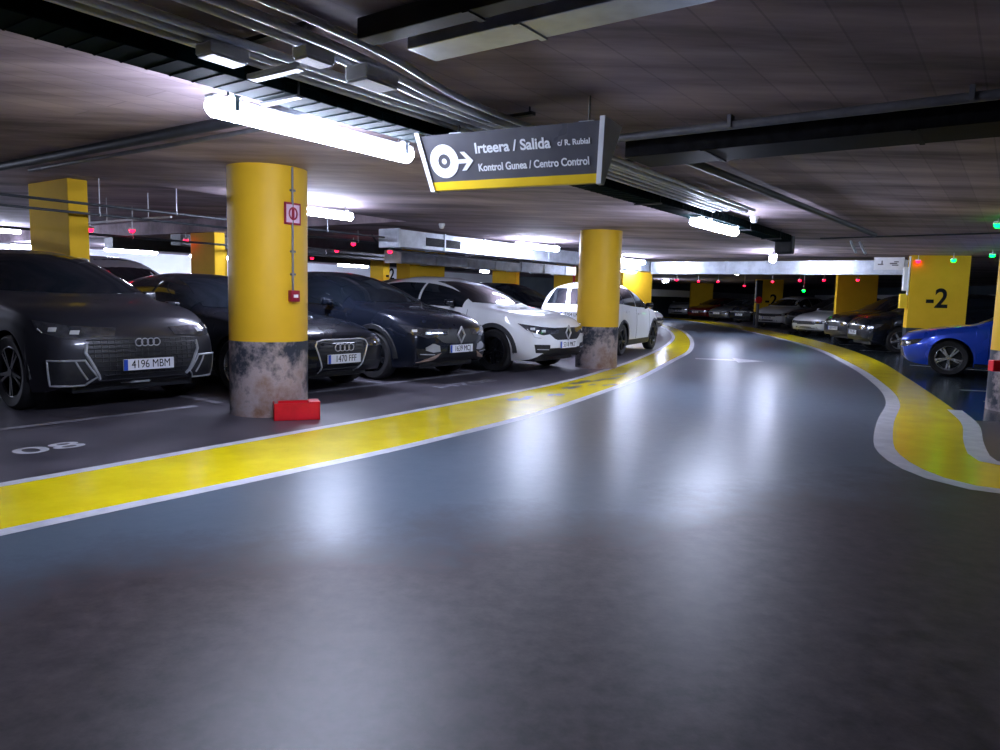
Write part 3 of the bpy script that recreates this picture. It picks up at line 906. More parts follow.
duct(P(12.4, -12.0), P(20.6, -12.0), .5, 1.95, 2.22, 'lower galvanised duct behind the white coupe')
# sign panel on the crossing duct
o = empty('sign_board', (9.55, 17.98, 0), math.radians(-37.1)); tag(o, 'small white notice board on the crossing duct', 'sign')
bm = BM(); box(bm, (0, -.31, 2.26), (.66, .03, .30), bevel=.006); b0 = obj('board', bm, 'plastic_white', o)
bm = BM()
for x, z, sx, sz in ((-.18, 2.22, .12, .03), (-.15, 2.27, .03, .08), (.10, 2.24, .16, .03), (.16, 2.28, .10, .025), (.14, 2.20, .14, .025)):
    box(bm, (x, -.328, z+.02), (sx, .004, sz))
obj('pictogram', bm, 'grey_pipe', o)
# drop at the end of the tray
jbox(P(13.05, -3.36, 2.24), (.2, .3, .3), ANG_U, 'dark_metal', 'dark box where the far tray ends by the crossing duct')
pipe('conduit', [P(14.6, -2.6, 2.40), P(14.0, -2.45, 2.25), P(13.4, -2.3, 2.12)], .02, 'galv_pipe', 'bent steel conduit right of the far tray end', 'conduit')
pipe('conduit', [P(14.9, -2.5, 2.40), P(14.3, -2.35, 2.25), P(13.7, -2.2, 2.12)], .02, 'galv_pipe', 'second bent conduit right of the far tray end', 'conduit')
# drooping cable at the duct's near end
pipe('cable', [P(9.2, -9.4, 2.25), P(9.4, -9.5, 2.15), P(9.9, -9.5, 2.03), P(11, -9.5, 2.02), P(14, -9.5, 2.02)], .018, 'cable', 'black cable drooping along the lower edge of the duct', 'cable')

# ------------------------------------------------------------------ hanging sign: a wedge, wide above and narrow below
def hanging_sign():
    tw, bw, h = .27, .04, .325
    # front face bottom-left (428,188) / bottom-right (596,183); face turned slightly right of the camera
    pl_, pr = Vector((-.555, 4.78, 0)), Vector((.535, 4.22, 0))
    c = (pl_+pr)/2 + Vector((.06, .12, 0))
    d = (pr-pl_).normalized()
    rz = math.atan2(d.y, d.x)
    zb = 1.925
    o = empty('hanging_sign', (c.x, c.y, 0), rz)
    tag(o, 'hanging exit and control sign with yellow lower edge and white ends', 'sign')
    Lb, Lt = 1.12, 1.22
    bm = BM()
    def prism(x0b, x0t, x1b, x1t, hb, ht, z0, z1, grow=0.):
        v = []
        for (xb, z, hw) in ((x0b, z0, hb), (x1b, z0, hb), (x0t, z1, ht), (x1t, z1, ht)):
            v.append(bm.verts.new((xb, -hw-grow, z))); v.append(bm.verts.new((xb, hw+grow, z)))
        f = lambda *i: bm.faces.new([v[k] for k in i])
        f(0, 2, 6, 4); f(1, 5, 7, 3); f(0, 4, 5, 1); f(2, 3, 7, 6); f(0, 1, 3, 2); f(4, 6, 7, 5)
    prism(-Lb/2, -Lt/2, Lb/2, Lt/2, bw/2, tw/2, zb, zb+h)
    obj('face_panel', bm, 'sign', o)
    # yellow band along the bottom of both faces
    bm = BM()
    def sl(z): return bw/2+(tw-bw)/2*(z-zb)/h
    def sx(z): return (Lb+(Lt-Lb)*(z-zb)/h)/2
    prism(-sx(zb-.002), -sx(zb+.048), sx(zb-.002), sx(zb+.048), sl(zb-.002), sl(zb+.048), zb-.002, zb+.048, .003)
    obj('yellow_band', bm, 'sign_yellow', o)
    # white end caps
    for sgn in (-1, 1):
        bm = BM()
        def X(z): return sgn*sx(z)
        for (za, zc) in ((zb-.01, zb+h+.02),):
            v = []
            for z in (za, zc):
                for dx in (0, .03*sgn):
                    for y in (-sl(z)-.012, sl(z)+.012):
                        v.append(bm.verts.new((X(z)+dx, y, z)))
            f = lambda *i: bm.faces.new([v[k] for k in i])
            f(0, 1, 3, 2); f(4, 6, 7, 5); f(0, 4, 5, 1); f(2, 3, 7, 6); f(0, 2, 6, 4); f(1, 5, 7, 3)
        obj('end_cap', bm, 'sign_white', o)
    # writing on the camera-side face
    slope = Vector((0, -(tw-bw)/2, h)).normalized()
    def at(x, zf):
        z = zb+h*zf
        return frame((x, -sl(z)-.003, z), (1, 0, 0), slope)
    text_mesh('line_of_text', 'Irteera / Salida', .088, 'sign_white', o, at(-.225, .70), .001, .0022, 'LEFT')
    text_mesh('line_of_text', 'c/ R. Rubial', .045, 'sign_white', o, at(.335, .685), .001, .001, 'LEFT')
    text_mesh('line_of_text', 'Kontrol Gunea / Centro Control', .064, 'sign_white', o, at(-.215, .36), .001, .0016, 'LEFT', sx=.86)
    # person symbol in a disc and an arrow
    F = at(-.455, .52)
    bm = BM()
    def ring2(cx, cy, r0, r1, n=28):
        a = [bm.verts.new(F @ Vector((cx+math.cos(2*PI*k/n)*r0, cy+math.sin(2*PI*k/n)*r0, .001))) for k in range(n)]
        b_ = [bm.verts.new(F @ Vector((cx+math.cos(2*PI*k/n)*r1, cy+math.sin(2*PI*k/n)*r1, .001))) for k in range(n)]
        for k in range(n): bm.faces.new((a[k], b_[k], b_[(k+1) % n], a[(k+1) % n]))
    ring2(0, 0, .045, .105); ring2(0, 0, .001, .018)
    obj('disc_symbol', bm, 'sign_white', o)
    F = at(-.305, .50)
    bm = BM()
    pts = [(-.065, -.013), (.012, -.013), (-.028, -.058), (.006, -.058), (.062, 0), (.006, .058), (-.028, .058), (.012, .013), (-.065, .013)]
    bm.faces.new([bm.verts.new(F @ Vector((x, y, .001))) for x, y in pts])
    obj('arrow_symbol', bm, 'sign_white', o)
    for x in (-.40, .49):
        bm = BM(); tube(bm, [(x, 0, zb+h-.01), (x, 0, CZ)], .006, 6)
        hb = obj('hanger', bm, 'dark_metal', o)
        bm = BM(); box(bm, (x, 0, zb+h+.012), (.09, .10, .03)); obj('bracket', bm, 'galv', o)
hanging_sign()

# ------------------------------------------------------------------ bay indicator lights
def indicator(c, z, colr, label):
    o = empty('bay_indicator', (c[0], c[1], z)); tag(o, label, 'indicator light', 'red bay indicator lights' if colr == 'led_red' else 'green bay indicator lights')
    bm = BM(); lathe(bm, [(.055, .0), (.06, .015), (.05, .035), (.0, .04)], 16); obj('cap', bm, 'plastic_white', o, smooth=40)
    bm = BM(); lathe(bm, [(0, -.055), (.03, -.05), (.048, -.03), (.052, 0)], 16); obj('led_dome', bm, colr, o, smooth=50)
    bm = BM(); tube(bm, [(0, 0, .035), (0, 0, CZ-z)], .008, 6); obj('stem', bm, 'galv_pipe', o)

IND = [
 (-6.72, 11.9, 2.15, 'led_red', 'red indicator just right of the wide yellow pillar'),
 (-6.9, 13.6, 2.28, 'led_red', 'red indicator under the short bright pipe'),
 (-6.9, 15.9, 2.27, 'led_red', 'red indicator on the left edge of the small bright-edged pillar'),
 (-3.3, 16.1, 2.3, 'led_red', 'red indicator left of the duct end'),
 (-4.1, 18.0, 2.25, 'led_red', 'red indicator above the dark crossover roof'),
 (-5.6, 21.4, 2.2, 'led_red', 'red indicator right beside the near round pillar'),
 (-2.4, 15.5, 2.12, 'led_red', 'red indicator below the duct end by numbered side'),
 (-.9, 20.2, 2.15, 'led_red', 'red indicator under the lower duct'),
 (.5, 25.6, 2.2, 'led_red', 'red indicator right of the brown-yellow pillar'),
 (1.3, 26.0, 2.2, 'led_red', 'red indicator before the pillar with hose reel'),
 (6.45, 27.0, 2.0, 'led_red', 'red indicator under the duct right of white hatchback'),
 (7.8, 29., 2.02, 'led_red', 'red indicator in front of the farthest yellow pillar'),
 (8.9, 30.1, 2.06, 'led_red', 'red indicator right of the farthest yellow pillar'),
 (10.5, 31.6, 1.95, 'led_red', 'red indicator left of the far numbered pillar'),
 (10.3, 27.8, 2.05, 'led_red', 'red indicator in front of the far numbered pillar'),
 (10.4, 25.5, 2.05, 'led_red', 'red indicator right of the far numbered pillar'),
 (10.8, 24.5, 2.05, 'led_red', 'red indicator before the plain yellow pillar under the duct'),
 (11.4, 23.4, 2.05, 'led_red', 'red indicator at the right edge of the plain yellow pillar'),
 (9.62, 16.95, 2.29, 'led_red', 'red indicator at the corner of the big numbered pillar'),
 (10.6, 25.6, 1.70, 'led_green', 'green indicator hanging low over the silver car'),
 (9.85, 16.0, 2.28, 'led_green', 'green indicator in front of the big numbered pillar'),
 (9.95, 14.9, 2.33, 'led_green', 'green indicator right of the big numbered pillar top'),
 (6.55, 9.75, 2.36, 'led_green', 'green indicator nearest the camera on the right ceiling'),
]
for x, y, z, c_, lab in IND:
    indicator((x, y), z, c_, lab)

# ------------------------------------------------------------------ cars
class Shape:
    def __init__(s, L, W, top, belt, wb, fo, R, n_up=3.0, tumble=.20, sill=.205, front=.21, rear=.14, nose=None):
        s.L, s.W, s.wb, s.fo, s.R, s.sill = L, W, wb, fo, R, sill
        s.top = pchip(*zip(*top)); s.belt = pchip(*zip(*belt))
        s.H = max(z for _, z in top)
        s.n_up, s.tumble, s.front, s.rear = n_up, tumble, front, rear
        nose = nose or [(0, .12), (.2, .08), (.35, .02), (.5, 0), (.65, .01), (.8, .06), (1.0, .16), (1.2, .3)]
        s.nose = pchip(*zip(*nose))
        s.prof = pchip([0, .25, .55, .85, 1.0], [.945, .985, 1.0, .985, .955])
        s.wheels = (fo, fo+wb)
        s.Ra = R+.055
    def hw(s, d):
        a = max(0, 1-d/.85); b = max(0, 1-(s.L-d)/.8)
        return s.W/2*(1-.13*a**2.2-.10*b**2.2)
    def zb(s, d):
        z = s.sill + .05*max(0, 1-d/.5)**2 + .12*max(0, 1-(s.L-d)/.6)**2
        for w_ in s.wheels:
            q = abs(d-w_)
            if q < s.Ra*.9999:
                z = max(z, s.R*.96+math.sqrt(s.Ra**2-q*q))
        return z
    def warp(s, d, y, z):
        yy = min(1.2, abs(y)/(s.W/2))
        if d < .8:
            d = d + (1-d/.8)**1.5*(s.front*yy**2.6+s.nose(z))
        e = s.L-d
        if e < .7:
            d = d - (1-e/.7)**1.5*(s.rear*yy**2.6+.5*max(0, s.nose(z)-.02))
        return (s.L/2-d, y, z)
    def ring(s, d, inset=0.):
        belt, top, zb, hw = s.belt(d), s.top(d)-inset, s.zb(d)+inset*.5, s.hw(d)-inset
        belt = min(belt, top-.03)
        NS, NU = 10, 15
        pts = []
        for k in range(NS+1):
            z = zb+(belt-zb)*k/NS
            v = min(1, max(0, (z-s.sill)/(belt-s.sill)))
            pts.append((hw*s.prof(v), z))
        yb = pts[-1][0]
        gh = max(.2, s.H-s.belt(s.L*.5))
        e = 2/s.n_up
        for k in range(1, NU+1):
            th = (k/NU)**1.35*PI/2
            z = belt+(top-belt)*math.sin(th)**e
            y = yb*max(0, math.cos(th))**e if k < NU else 0.
            y *= 1-s.tumble*min(1., (z-belt)/gh)
            pts.append((y, z))
        return pts
    def build(s, dense=1):
        ds = list(np.linspace(.10, s.L-.10, 46 if dense else 30))
        for w_ in s.wheels:
            ds = [d for d in ds if abs(d-w_) > s.Ra*1.06]
            ks = (0, .2, .4, .57, .72, .84, .93, .985, .9995, 1.004, 1.05) if dense else (0, .3, .6, .85, .99, 1.004)
            for q in ks:
                ds += [w_-q*s.Ra, w_+q*s.Ra] if q else [w_]
        ends = [(0, .055), (.012, .028), (.035, .010), (.07, 0)]
        st = ends + [(d, 0.) for d in sorted(ds) if .08 < d < s.L-.08] + [(s.L-d, i) for d, i in reversed(ends)]
        bm = BM()
        rings = []
        for d, ins in st:
            half = s.ring(d, ins)
            row = [bm.verts.new(s.warp(d, y, z)) for y, z in half]
            row += [bm.verts.new(s.warp(d, -y, z)) for y, z in half[-2::-1]]
            rings.append((row, half, d))
        n = len(rings[0][0])
        for (a, _, _), (b, _, _) in zip(rings, rings[1:]):
            for k in range(n-1):
                bm.faces.new((a[k], a[k+1], b[k+1], b[k]))
        # end caps: concentric rings
        for idx, d in ((0, 0.), (-1, s.L)):
            row, half, _ = rings[idx]
            full = half + [(-y, z) for y, z in half[-2::-1]]
            cz = .5*(full[0][1]+half[-1][1])
            prev = row
            for f in (.82, .6, .38, .18):
                cur = [bm.verts.new(s.warp(d, y*f, cz+(z-cz)*f)) for y, z in full]
                for k in range(n-1):
                    bm.faces.new((prev[k], prev[k+1], cur[k+1], cur[k]))
                bm.faces.new((prev[n-1], prev[0], cur[0], cur[n-1]))
                prev = cur
            bm.faces.new(prev)
        bmesh.ops.recalc_face_normals(bm, faces=bm.faces)
        bmesh.ops.triangulate(bm, faces=[f for f in bm.faces if len(f.verts) < 6])
        s.bvh = BVHTree.FromBMesh(bm)
        return bm
    # projections onto the finished skin
    def hit(s, kind, a, b, sg=1):
        if kind == 'side':
            o, d = Vector((s.L/2-a, sg*3, b)), Vector((0, -sg, 0))
        elif kind == 'front':
            o, d = Vector((s.L/2+2, a, b)), Vector((-1, 0, 0))
        elif kind == 'rear':
            o, d = Vector((-s.L/2-2, a, b)), Vector((1, 0, 0))
        elif kind == 'top':
            o, d = Vector((s.L/2-a, b, 4)), Vector((0, 0, -1))
        elif kind == 'fcorner':
            e = Vector((-1, sg, 0)).normalized(); d = Vector((-1, -sg, 0)).normalized()
            o = Vector((s.L/2-.32, sg*(s.W/2-.28), b)) + e*a - d*3
        elif kind == 'rcorner':
            e = Vector((1, sg, 0)).normalized(); d = Vector((1, -sg, 0)).normalized()
            o = Vector((-s.L/2+.30, sg*(s.W/2-.26), b)) + e*a - d*3
        loc, nor, _, _ = s.bvh.ray_cast(o, d)
        if loc is None:
            loc, nor, _, _ = s.bvh.find_nearest(o+d*3)
        if nor.dot(d) > 0: nor = -nor
        return loc, nor

def chain(pts, n):
    pts = [np.array(p, float) for p in pts]
    L = [0]
    for a, b in zip(pts, pts[1:]): L.append(L[-1]+np.linalg.norm(b-a))
    q = np.linspace(0, L[-1], n)
    X = np.array(pts)
    return np.stack([np.interp(q, L, X[:, 0]), np.interp(q, L, X[:, 1])], 1)

def decal(S, name, m, parent, kind, lower, upper, sg=1, n=12, k=5, off=.006, label=None, skirt=.02):
    """panel that follows the skin, bounded by a lower and an upper chain of points"""
    A, B = chain(lower, n), chain(upper, n)
    bm = BM()
    g = []
    for j in range(k):
        row = []
        for i in range(n):
            p = A[i]*(1-j/(k-1))+B[i]*(j/(k-1))
            loc, nor = S.hit(kind, p[0], p[1], sg)
            row.append((bm.verts.new(loc+nor*off), loc-nor*skirt))
        g.append(row)
    for j in range(k-1):
        for i in range(n-1):
            bm.faces.new((g[j][i][0], g[j][i+1][0], g[j+1][i+1][0], g[j+1][i][0]))
    rim = [g[0][i] for i in range(n)] + [g[j][n-1] for j in range(1, k)] + [g[k-1][i] for i in range(n-2, -1, -1)] + [g[j][0] for j in range(k-2, 0, -1)]
    low = [bm.verts.new(q) for _, q in rim]
    for i in range(len(rim)):
        j = (i+1) % len(rim)
        bm.faces.new((rim[i][0], rim[j][0], low[j], low[i]))
    o = obj(name, bm, m, parent, smooth=35)
    if label: o['label'] = label
    return o

def outline(S, name, m, parent, kind, pts, r, sg=1, off=.006, closed=True, dens=.04, label=None):
    P_ = [np.array(p, float) for p in pts] + ([np.array(pts[0], float)] if closed else [])
    out = []
    for a, b in zip(P_, P_[1:]):
        q = max(1, int(np.linalg.norm(b-a)/dens))
        for i in range(q): out.append(a+(b-a)*i/q)
    if not closed: out.append(P_[-1])
    V = []
    for p in out:
        loc, nor = S.hit(kind, p[0], p[1], sg)
        V.append(loc+nor*off)
    bm = BM()
    if closed: closed_tube(bm, V, r)
    else: tube(bm, V, r, 6)
    o = obj(name, bm, m, parent, smooth=50)
    if label: o['label'] = label
    return o

def wheel(parent, x, y, R, sg, rimm, style, wd=.215):
    bm = BM()
    r0 = R*.68
    lathe(bm, [(r0, -wd*.42), (R*.90, -wd*.5), (R*.97, -wd*.42), (R, -wd*.25), (R, wd*.25), (R*.97, wd*.42), (R*.90, wd*.5), (r0, wd*.42), (r0, -wd*.42)], 36, 'Y', cap=False)
    o = obj('wheel', bm, 'tire', parent, smooth=40, loc=(x, y, R))
    bm = BM()
    yo = sg*wd*.36
    ring = [(R*.69, -wd*.4*sg), (R*.69, wd*.40*sg), (R*.655, wd*.43*sg), (R*.62, wd*.36*sg), (R*.60, -wd*.2*sg)]
    lathe(bm, ring, 36, 'Y', cap=False)
    ns = 5
    for i in range(ns):
        a0 = 2*PI*i/ns+.3
        for da in ((-.13, .13) if style == 'double' else (0,)):
            wdt = .028 if style == 'double' else .05
            a = a0+da
            vs = box(bm, (R*.36, yo, 0), (R*.56, .03, wdt))
            bmesh.ops.rotate(bm, cent=(0, 0, 0), matrix=Matrix.Rotation(a, 3, 'Y'), verts=vs)
    lathe_prof = [(.0, yo+.02*sg), (R*.12, yo+.02*sg), (R*.16, yo), (R*.16, yo-.04*sg)]
    lathe(bm, lathe_prof, 18, 'Y', cap=False)
    obj('rim', bm, rimm, o, smooth=35)
    bm = BM(); lathe(bm, [(0, -wd*.1*sg), (R*.55, -wd*.1*sg), (R*.55, -wd*.16*sg), (0, -wd*.16*sg)], 24, 'Y', cap=False)
    obj('brake_disc', bm, 'dark_metal', o, smooth=35)

def plate(S, parent, z, txt, kind='front', y=0.):
    loc, nor = S.hit(kind, y, z)
    sx = 1 if kind == 'front' else -1
    xax = Vector((0, sx, 0))
    F = frame(loc+Vector((sx*.02, 0, 0)), xax, (0, 0, 1))
    bm = BM(); vs = box(bm, (0, 0, 0), (.52, .112, .014), bevel=.004)
    bmesh.ops.transform(bm, matrix=F, verts=bm.verts)
    o = obj('licence_plate', bm, 'plate', parent)
    bm = BM(); box(bm, (-.239, 0, .008), (.04, .108, .002)); bmesh.ops.transform(bm, matrix=F, verts=bm.verts)
    obj('blue_band', bm, 'plate_blue', o)
    if txt:
        text_mesh('plate_characters', txt, .112, 'black_paint', o, F @ Matrix.Translation((.02, 0, .008)), .0008, 0., sx=.82)
    return o

SUV_Q = dict(L=4.68, W=1.89, wb=2.82, fo=.89, R=.375,
  top=[(0, .84), (.08, .93), (.5, 1.04), (1.2, 1.12), (1.32, 1.15), (1.75, 1.38), (2.2, 1.575), (2.6, 1.64), (3.2, 1.66), (3.85, 1.60), (4.3, 1.40), (4.6, 1.14), (4.68, 1.05)],
  belt=[(0, .74), (.4, .88), (1.2, 1.00), (2.5, 1.04), (4.2, 1.10), (4.68, .96)])
ESTATE = dict(L=4.66, W=1.84, wb=2.76, fo=.90, R=.335,
  top=[(0, .68), (.08, .75), (.6, .86), (1.45, .96), (1.55, .98), (2.0, 1.19), (2.45, 1.37), (2.85, 1.44), (3.3, 1.45), (3.9, 1.38), (4.3, 1.20), (4.58, 1.0), (4.66, .93)],
  belt=[(0, .60), (.5, .74), (1.4, .88), (2.5, .92), (4.1, .96), (4.66, .86)], sill=.18)
COUPE = dict(L=4.57, W=1.82, wb=2.72, fo=.90, R=.35,
  top=[(0, .80), (.08, .89), (.5, .985), (1.15, 1.07), (1.27, 1.10), (1.7, 1.325), (2.1, 1.48), (2.55, 1.555), (3.0, 1.565), (3.6, 1.49), (4.1, 1.31), (4.4, 1.14), (4.57, 1.05)],
  belt=[(0, .72), (.4, .86), (1.2, .98), (2.5, 1.02), (4.1, 1.09), (4.57, .95)])
HATCH = dict(L=4.30, W=1.79, wb=2.62, fo=.86, R=.325,
  top=[(0, .68), (.08, .75), (.55, .86), (1.15, .95), (1.25, .98), (1.7, 1.22), (2.1, 1.39), (2.5, 1.45), (3.2, 1.45), (3.8, 1.35), (4.1, 1.18), (4.25, .98), (4.3, .90)],
  belt=[(0, .60), (.4, .74), (1.15, .88), (2.5, .93), (3.9, .98), (4.3, .84)], sill=.18)
CROSS = dict(L=4.36, W=1.80, wb=2.60, fo=.87, R=.345,
  top=[(0, .78), (.08, .88), (.5, .98), (1.05, 1.06), (1.15, 1.09), (1.6, 1.34), (2.0, 1.53), (2.4, 1.60), (3.2, 1.61), (3.8, 1.55), (4.1, 1.37), (4.3, 1.10), (4.36, 1.0)],
  belt=[(0, .70), (.4, .84), (1.1, .98), (2.5, 1.03), (3.9, 1.10), (4.36, .94)])
VAN = dict(L=4.9, W=1.92, wb=3.0, fo=.9, R=.345,
  top=[(0, .85), (.1, 1.0), (.5, 1.10), (.95, 1.2), (1.05, 1.24), (1.5, 1.58), (1.9, 1.80), (2.3, 1.87), (3.5, 1.89), (4.5, 1.85), (4.75, 1.6), (4.86, 1.2), (4.9, 1.1)],
  belt=[(0, .75), (.4, .95), (1.0, 1.1), (2.5, 1.12), (4.5, 1.12), (4.9, 1.0)])

def car(spec, body_paint, pos, heading, label, style='plain', txt=None, rimm='rim_silver', spoke='double', near=False, group=None,
        cladding=False, plate_z=.5, rails=False, fin=False, rear=True):
    S = Shape(**spec)
    L, W = S.L, S.W
    h = Vector((heading[0], heading[1], 0)).normalized()
    # pos is the point on the floor below the middle of the nose
    o = empty('car', Vector((pos[0], pos[1], 0)) - h*(L/2), math.atan2(h.y, h.x))
    tag(o, label, 'car', group)
    body = obj('body', S.build(1 if near else 0), PAINT[body_paint], o, smooth=50)
    # floor pan
    bm = BM(); box(bm, (0, 0, .37), (L-.5, W-.62, .36), bevel=.04)
    box(bm, (0, 0, .30), (S.wb-2*S.Ra-.04, W-.2, .12), bevel=.02)
    obj('floor_pan', bm, 'trim', o)
    for w_ in S.wheels:
        for sg in (1, -1):
            wheel(o, L/2-w_, sg*(W/2-.125), S.R, sg, rimm, spoke)
    # arch liners
    for w_ in S.wheels:
        for sg in (1, -1):
            bm = BM(); A = []; B = []
            for a in np.linspace(-.05, PI+.05, 17):
                x, z = L/2-w_+math.cos(a)*S.Ra*1.0, S.R*.96+math.sin(a)*S.Ra*1.0
                A.append(bm.verts.new((x, sg*(W/2-.03), z))); B.append(bm.verts.new((x, sg*(W/2-.36), z)))
            for i in range(16): bm.faces.new((A[i], A[i+1], B[i+1], B[i]))
            obj('arch_liner', bm, 'trim', o)
            if cladding:
                bm = BM(); pr = []
                for a in np.linspace(0, PI, 21):
                    row = []
                    for rr, of in ((S.Ra-.008, .012), (S.Ra+.05, .012), (S.Ra+.062, 0)):
                        d_, z_ = w_-math.cos(a)*rr, max(S.sill+.02, S.R*.96+math.sin(a)*rr)
                        loc, nor = S.hit('side', d_, max(z_, S.zb(d_)+.006), sg)
                        row.append(bm.verts.new((L/2-d_, loc.y+sg*of, z_)))
                    pr.append(row)
                for q in range(20):
                    for k in range(2): bm.faces.new((pr[q][k], pr[q][k+1], pr[q+1][k+1], pr[q+1][k]))
                obj('arch_trim', bm, 'trim', o, smooth=40)
    # glass: bounds follow the body's own roof and belt lines
    cow = spec['top'][3 if len(spec['top']) < 13 else 3][0]
    b = S.belt; t = S.top
    zc = t(cow)+.05
    dr = next(d for d in np.arange(cow, L, .02) if t(d) > S.H-.075)      # windscreen meets roof
    zr = t(dr)-.005
    wc, wr = W/2*.81, W/2*.57
    n_, k_ = (22, 9) if near else (9, 4)
    decal(S, 'windscreen', 'glass', o, 'front', [(-wc, zc), (-wc*.5, zc-.015), (0, zc-.02), (wc*.5, zc-.015), (wc, zc)], [(-wr, zr-.02), (0, zr), (wr, zr-.02)], n=n_, k=k_)
    db = next(d for d in np.arange(L-.02, dr, -.02) if t(d) > S.H-.14)    # rear glass meets roof
    # side windows
    for sg in (1, -1):
        bel = lambda d: b(d)+.035
        roof = lambda d: b(d)+(t(d)-b(d))*.76
        fx0, mid, rx1 = cow+.42, cow+1.42, min(L-.62, db+.28)
        def win(x0, x1, nm='side_window'):
            xs = np.linspace(x0, x1, 8)
            decal(S, nm, 'glass', o, 'side', [(x, bel(x)) for x in xs], [(x, max(bel(x)+.02, roof(x))) for x in xs], sg, n_, 9 if near else 5, off=.009)
        win(fx0, mid-.03); win(mid+.03, mid+.92 if mid+.92 < rx1-.15 else rx1)
        if mid+.92 < rx1-.15: win(mid+.97, rx1)
        # sill trim
        decal(S, 'sill_trim', 'trim', o, 'side', [(S.wheels[0]+S.Ra+.01, S.sill+.005), (S.wheels[1]-S.Ra-.01, S.sill+.005)], [(S.wheels[0]+S.Ra+.01, S.sill+(.13 if cladding else .07)), (S.wheels[1]-S.Ra-.01, S.sill+(.13 if cladding else .07))], sg, n_, 3, off=.008)
        # mirror
        bm = BM()
        mx, mz = L/2-(cow+.62), b(cow+.62)+.10
        my = S.hit('side', cow+.62, mz-.04, sg)[0].y
        box(bm, (mx, my+sg*.12, mz+.0), (.11, .17, .115), Matrix.Rotation(sg*.15, 3, 'Z'), .035, 3)
        mo = obj('door_mirror', bm, PAINT['black' if body_paint == 'white' else body_paint], o, smooth=50)
        bm = BM(); tube(bm, [(mx+.02, my-sg*.03, mz-.08), (mx, my+sg*.07, mz-.05)], .025, 8); obj('mirror_arm', bm, 'trim', mo, smooth=50)
        if near:
            zt = lambda d: b(d)+.0
            for d_ in (cow+.30, mid, mid+.98):
                if d_ < S.wheels[1]-.15:
                    z0 = S.zb(d_)+.14
                    outline(S, 'door_seam', 'black_paint', o, 'side', [(d_, z0), (d_, b(d_)+.01)], .004, sg, 0., False)
            for d_ in (mid-.18, mid+.78):
                loc, nor = S.hit('side', d_, b(d_)-.12, sg)
                bm = BM(); box(bm, loc+nor*.022, (.20, .022, .028), bevel=.009); obj('door_handle', bm, PAINT[body_paint], o, smooth=50)
    # rear glass + lamps
    if rear:
        zlo = t(db+.45 if db+.45 < L-.05 else L-.05)+.02
        zlo = max(zlo, b(L-.2)+.05)
        decal(S, 'rear_window', 'glass', o, 'rear', [(-W/2*.74, zlo), (W/2*.74, zlo)], [(-W/2*.60, S.H-.17), (W/2*.60, S.H-.17)], n=n_, k=9 if near else 4, off=.009)
        for sg in (1, -1):
            z0 = spec['top'][-1][1]-.22
            decal(S, 'tail_lamp', 'tail', o, 'rcorner', [(-.24, z0), (.16, z0+.02)], [(-.24, z0+.13), (.2, z0+.15)], sg, 8, 4, off=.012)
    # ---- faces
    nz = spec['top'][0][1]        # nose height
    def lamp(lower, upper, strip=None):
        for sg in (1, -1):
            lo = decal(S, 'headlight', 'lens', o, 'fcorner', lower, upper, sg, n_, 4, off=.008)
            if strip: outline(S, 'light_strip', 'drl', lo, 'fcorner', strip, .006, sg, .012, False)
            (x0, z0), (x1, z1_) = lower[0], upper[-1]
            for f in ((.42, .68) if near else (.6,)):
                cx = x0+(x1-x0)*f
                zc_ = .5*(np.interp(cx, *zip(*lower))+np.interp(cx, *zip(*upper)))
                w2, h2 = (.035, .018) if near else (.07, .025)
                decal(S, 'lamp_projector', 'drl', lo, 'fcorner', [(cx-w2, zc_-h2), (cx+w2, zc_-h2)], [(cx-w2, zc_+h2), (cx+w2, zc_+h2)], sg, 4, 3, off=.012, skirt=.004)
    if style == 'octagon':       # large single-frame grille
        g = [(-.47, .40), (.47, .40), (.60, .62), (.55, .775), (-.55, .775), (-.60, .62)]
        gr = decal(S, 'grille', 'trim', o, 'front', [(-.57, .58), (-.44, .34), (.44, .34), (.57, .58)], [(-.57, .60), (-.52, .745), (.52, .745), (.57, .60)], n=21, k=8, off=.004)
        outline(S, 'grille_frame', 'silver_trim', gr, 'front', [(-.56, .69), (-.575, .60), (-.45, .345)], .016, off=.008, closed=False)
        outline(S, 'grille_frame', 'silver_trim', gr, 'front', [(.56, .69), (.575, .60), (.45, .345)], .016, off=.008, closed=False)
        bm = BM()
        for z in np.linspace(.38, .72, 9):
            wz = .46+.13*min(1, (z-.40)/.22)-.03
            pts = [S.hit('front', y, z) for y in np.linspace(-wz, wz, 15)]
            tube(bm, [q+nn*.008 for q, nn in pts], .006, 5)
        for y in np.linspace(-.5, .5, 17):
            pts = [S.hit('front', y, z) for z in np.linspace(.38 if abs(y) < .40 else .50, .73, 5)]
            tube(bm, [q+nn*.008 for q, nn in pts], .005, 5)
        obj('grille_mesh', bm, 'trim', gr)
        for i in range(4):
            y = (i-1.5)*.060
            loc, nor = S.hit('front', y, .69)
            bm = BM(); closed_tube(bm, [loc+Vector((.02, math.cos(a)*.037, math.sin(a)*.037)) for a in np.linspace(0, 2*PI, 20, endpoint=False)], .006)
            obj('ring_emblem', bm, 'chrome', gr, smooth=50)
        lamp([(-.44, .755), (-.1, .73), (.18, .80)], [(-.44, .83), (-.1, .85), (.25, .90)], [(.17, .82), (.12, .785)])
        for sg in (1, -1):
            fg = decal(S, 'fog_intake', 'trim', o, 'fcorner', [(-.31, .37), (-.22, .295), (.05, .295)], [(-.24, .515), (-.2, .525), (.05, .525)], sg, 10, 5, off=.004)
            outline(S, 'intake_frame', 'silver_trim', fg, 'fcorner', [(-.32, .37), (-.20, .29), (.05, .29), (.055, .53), (-.24, .53)], .010, sg, .008)
            outline(S, 'intake_blade', 'silver_trim', fg, 'fcorner', [(-.17, .525), (-.245, .345)], .009, sg, .008, False)
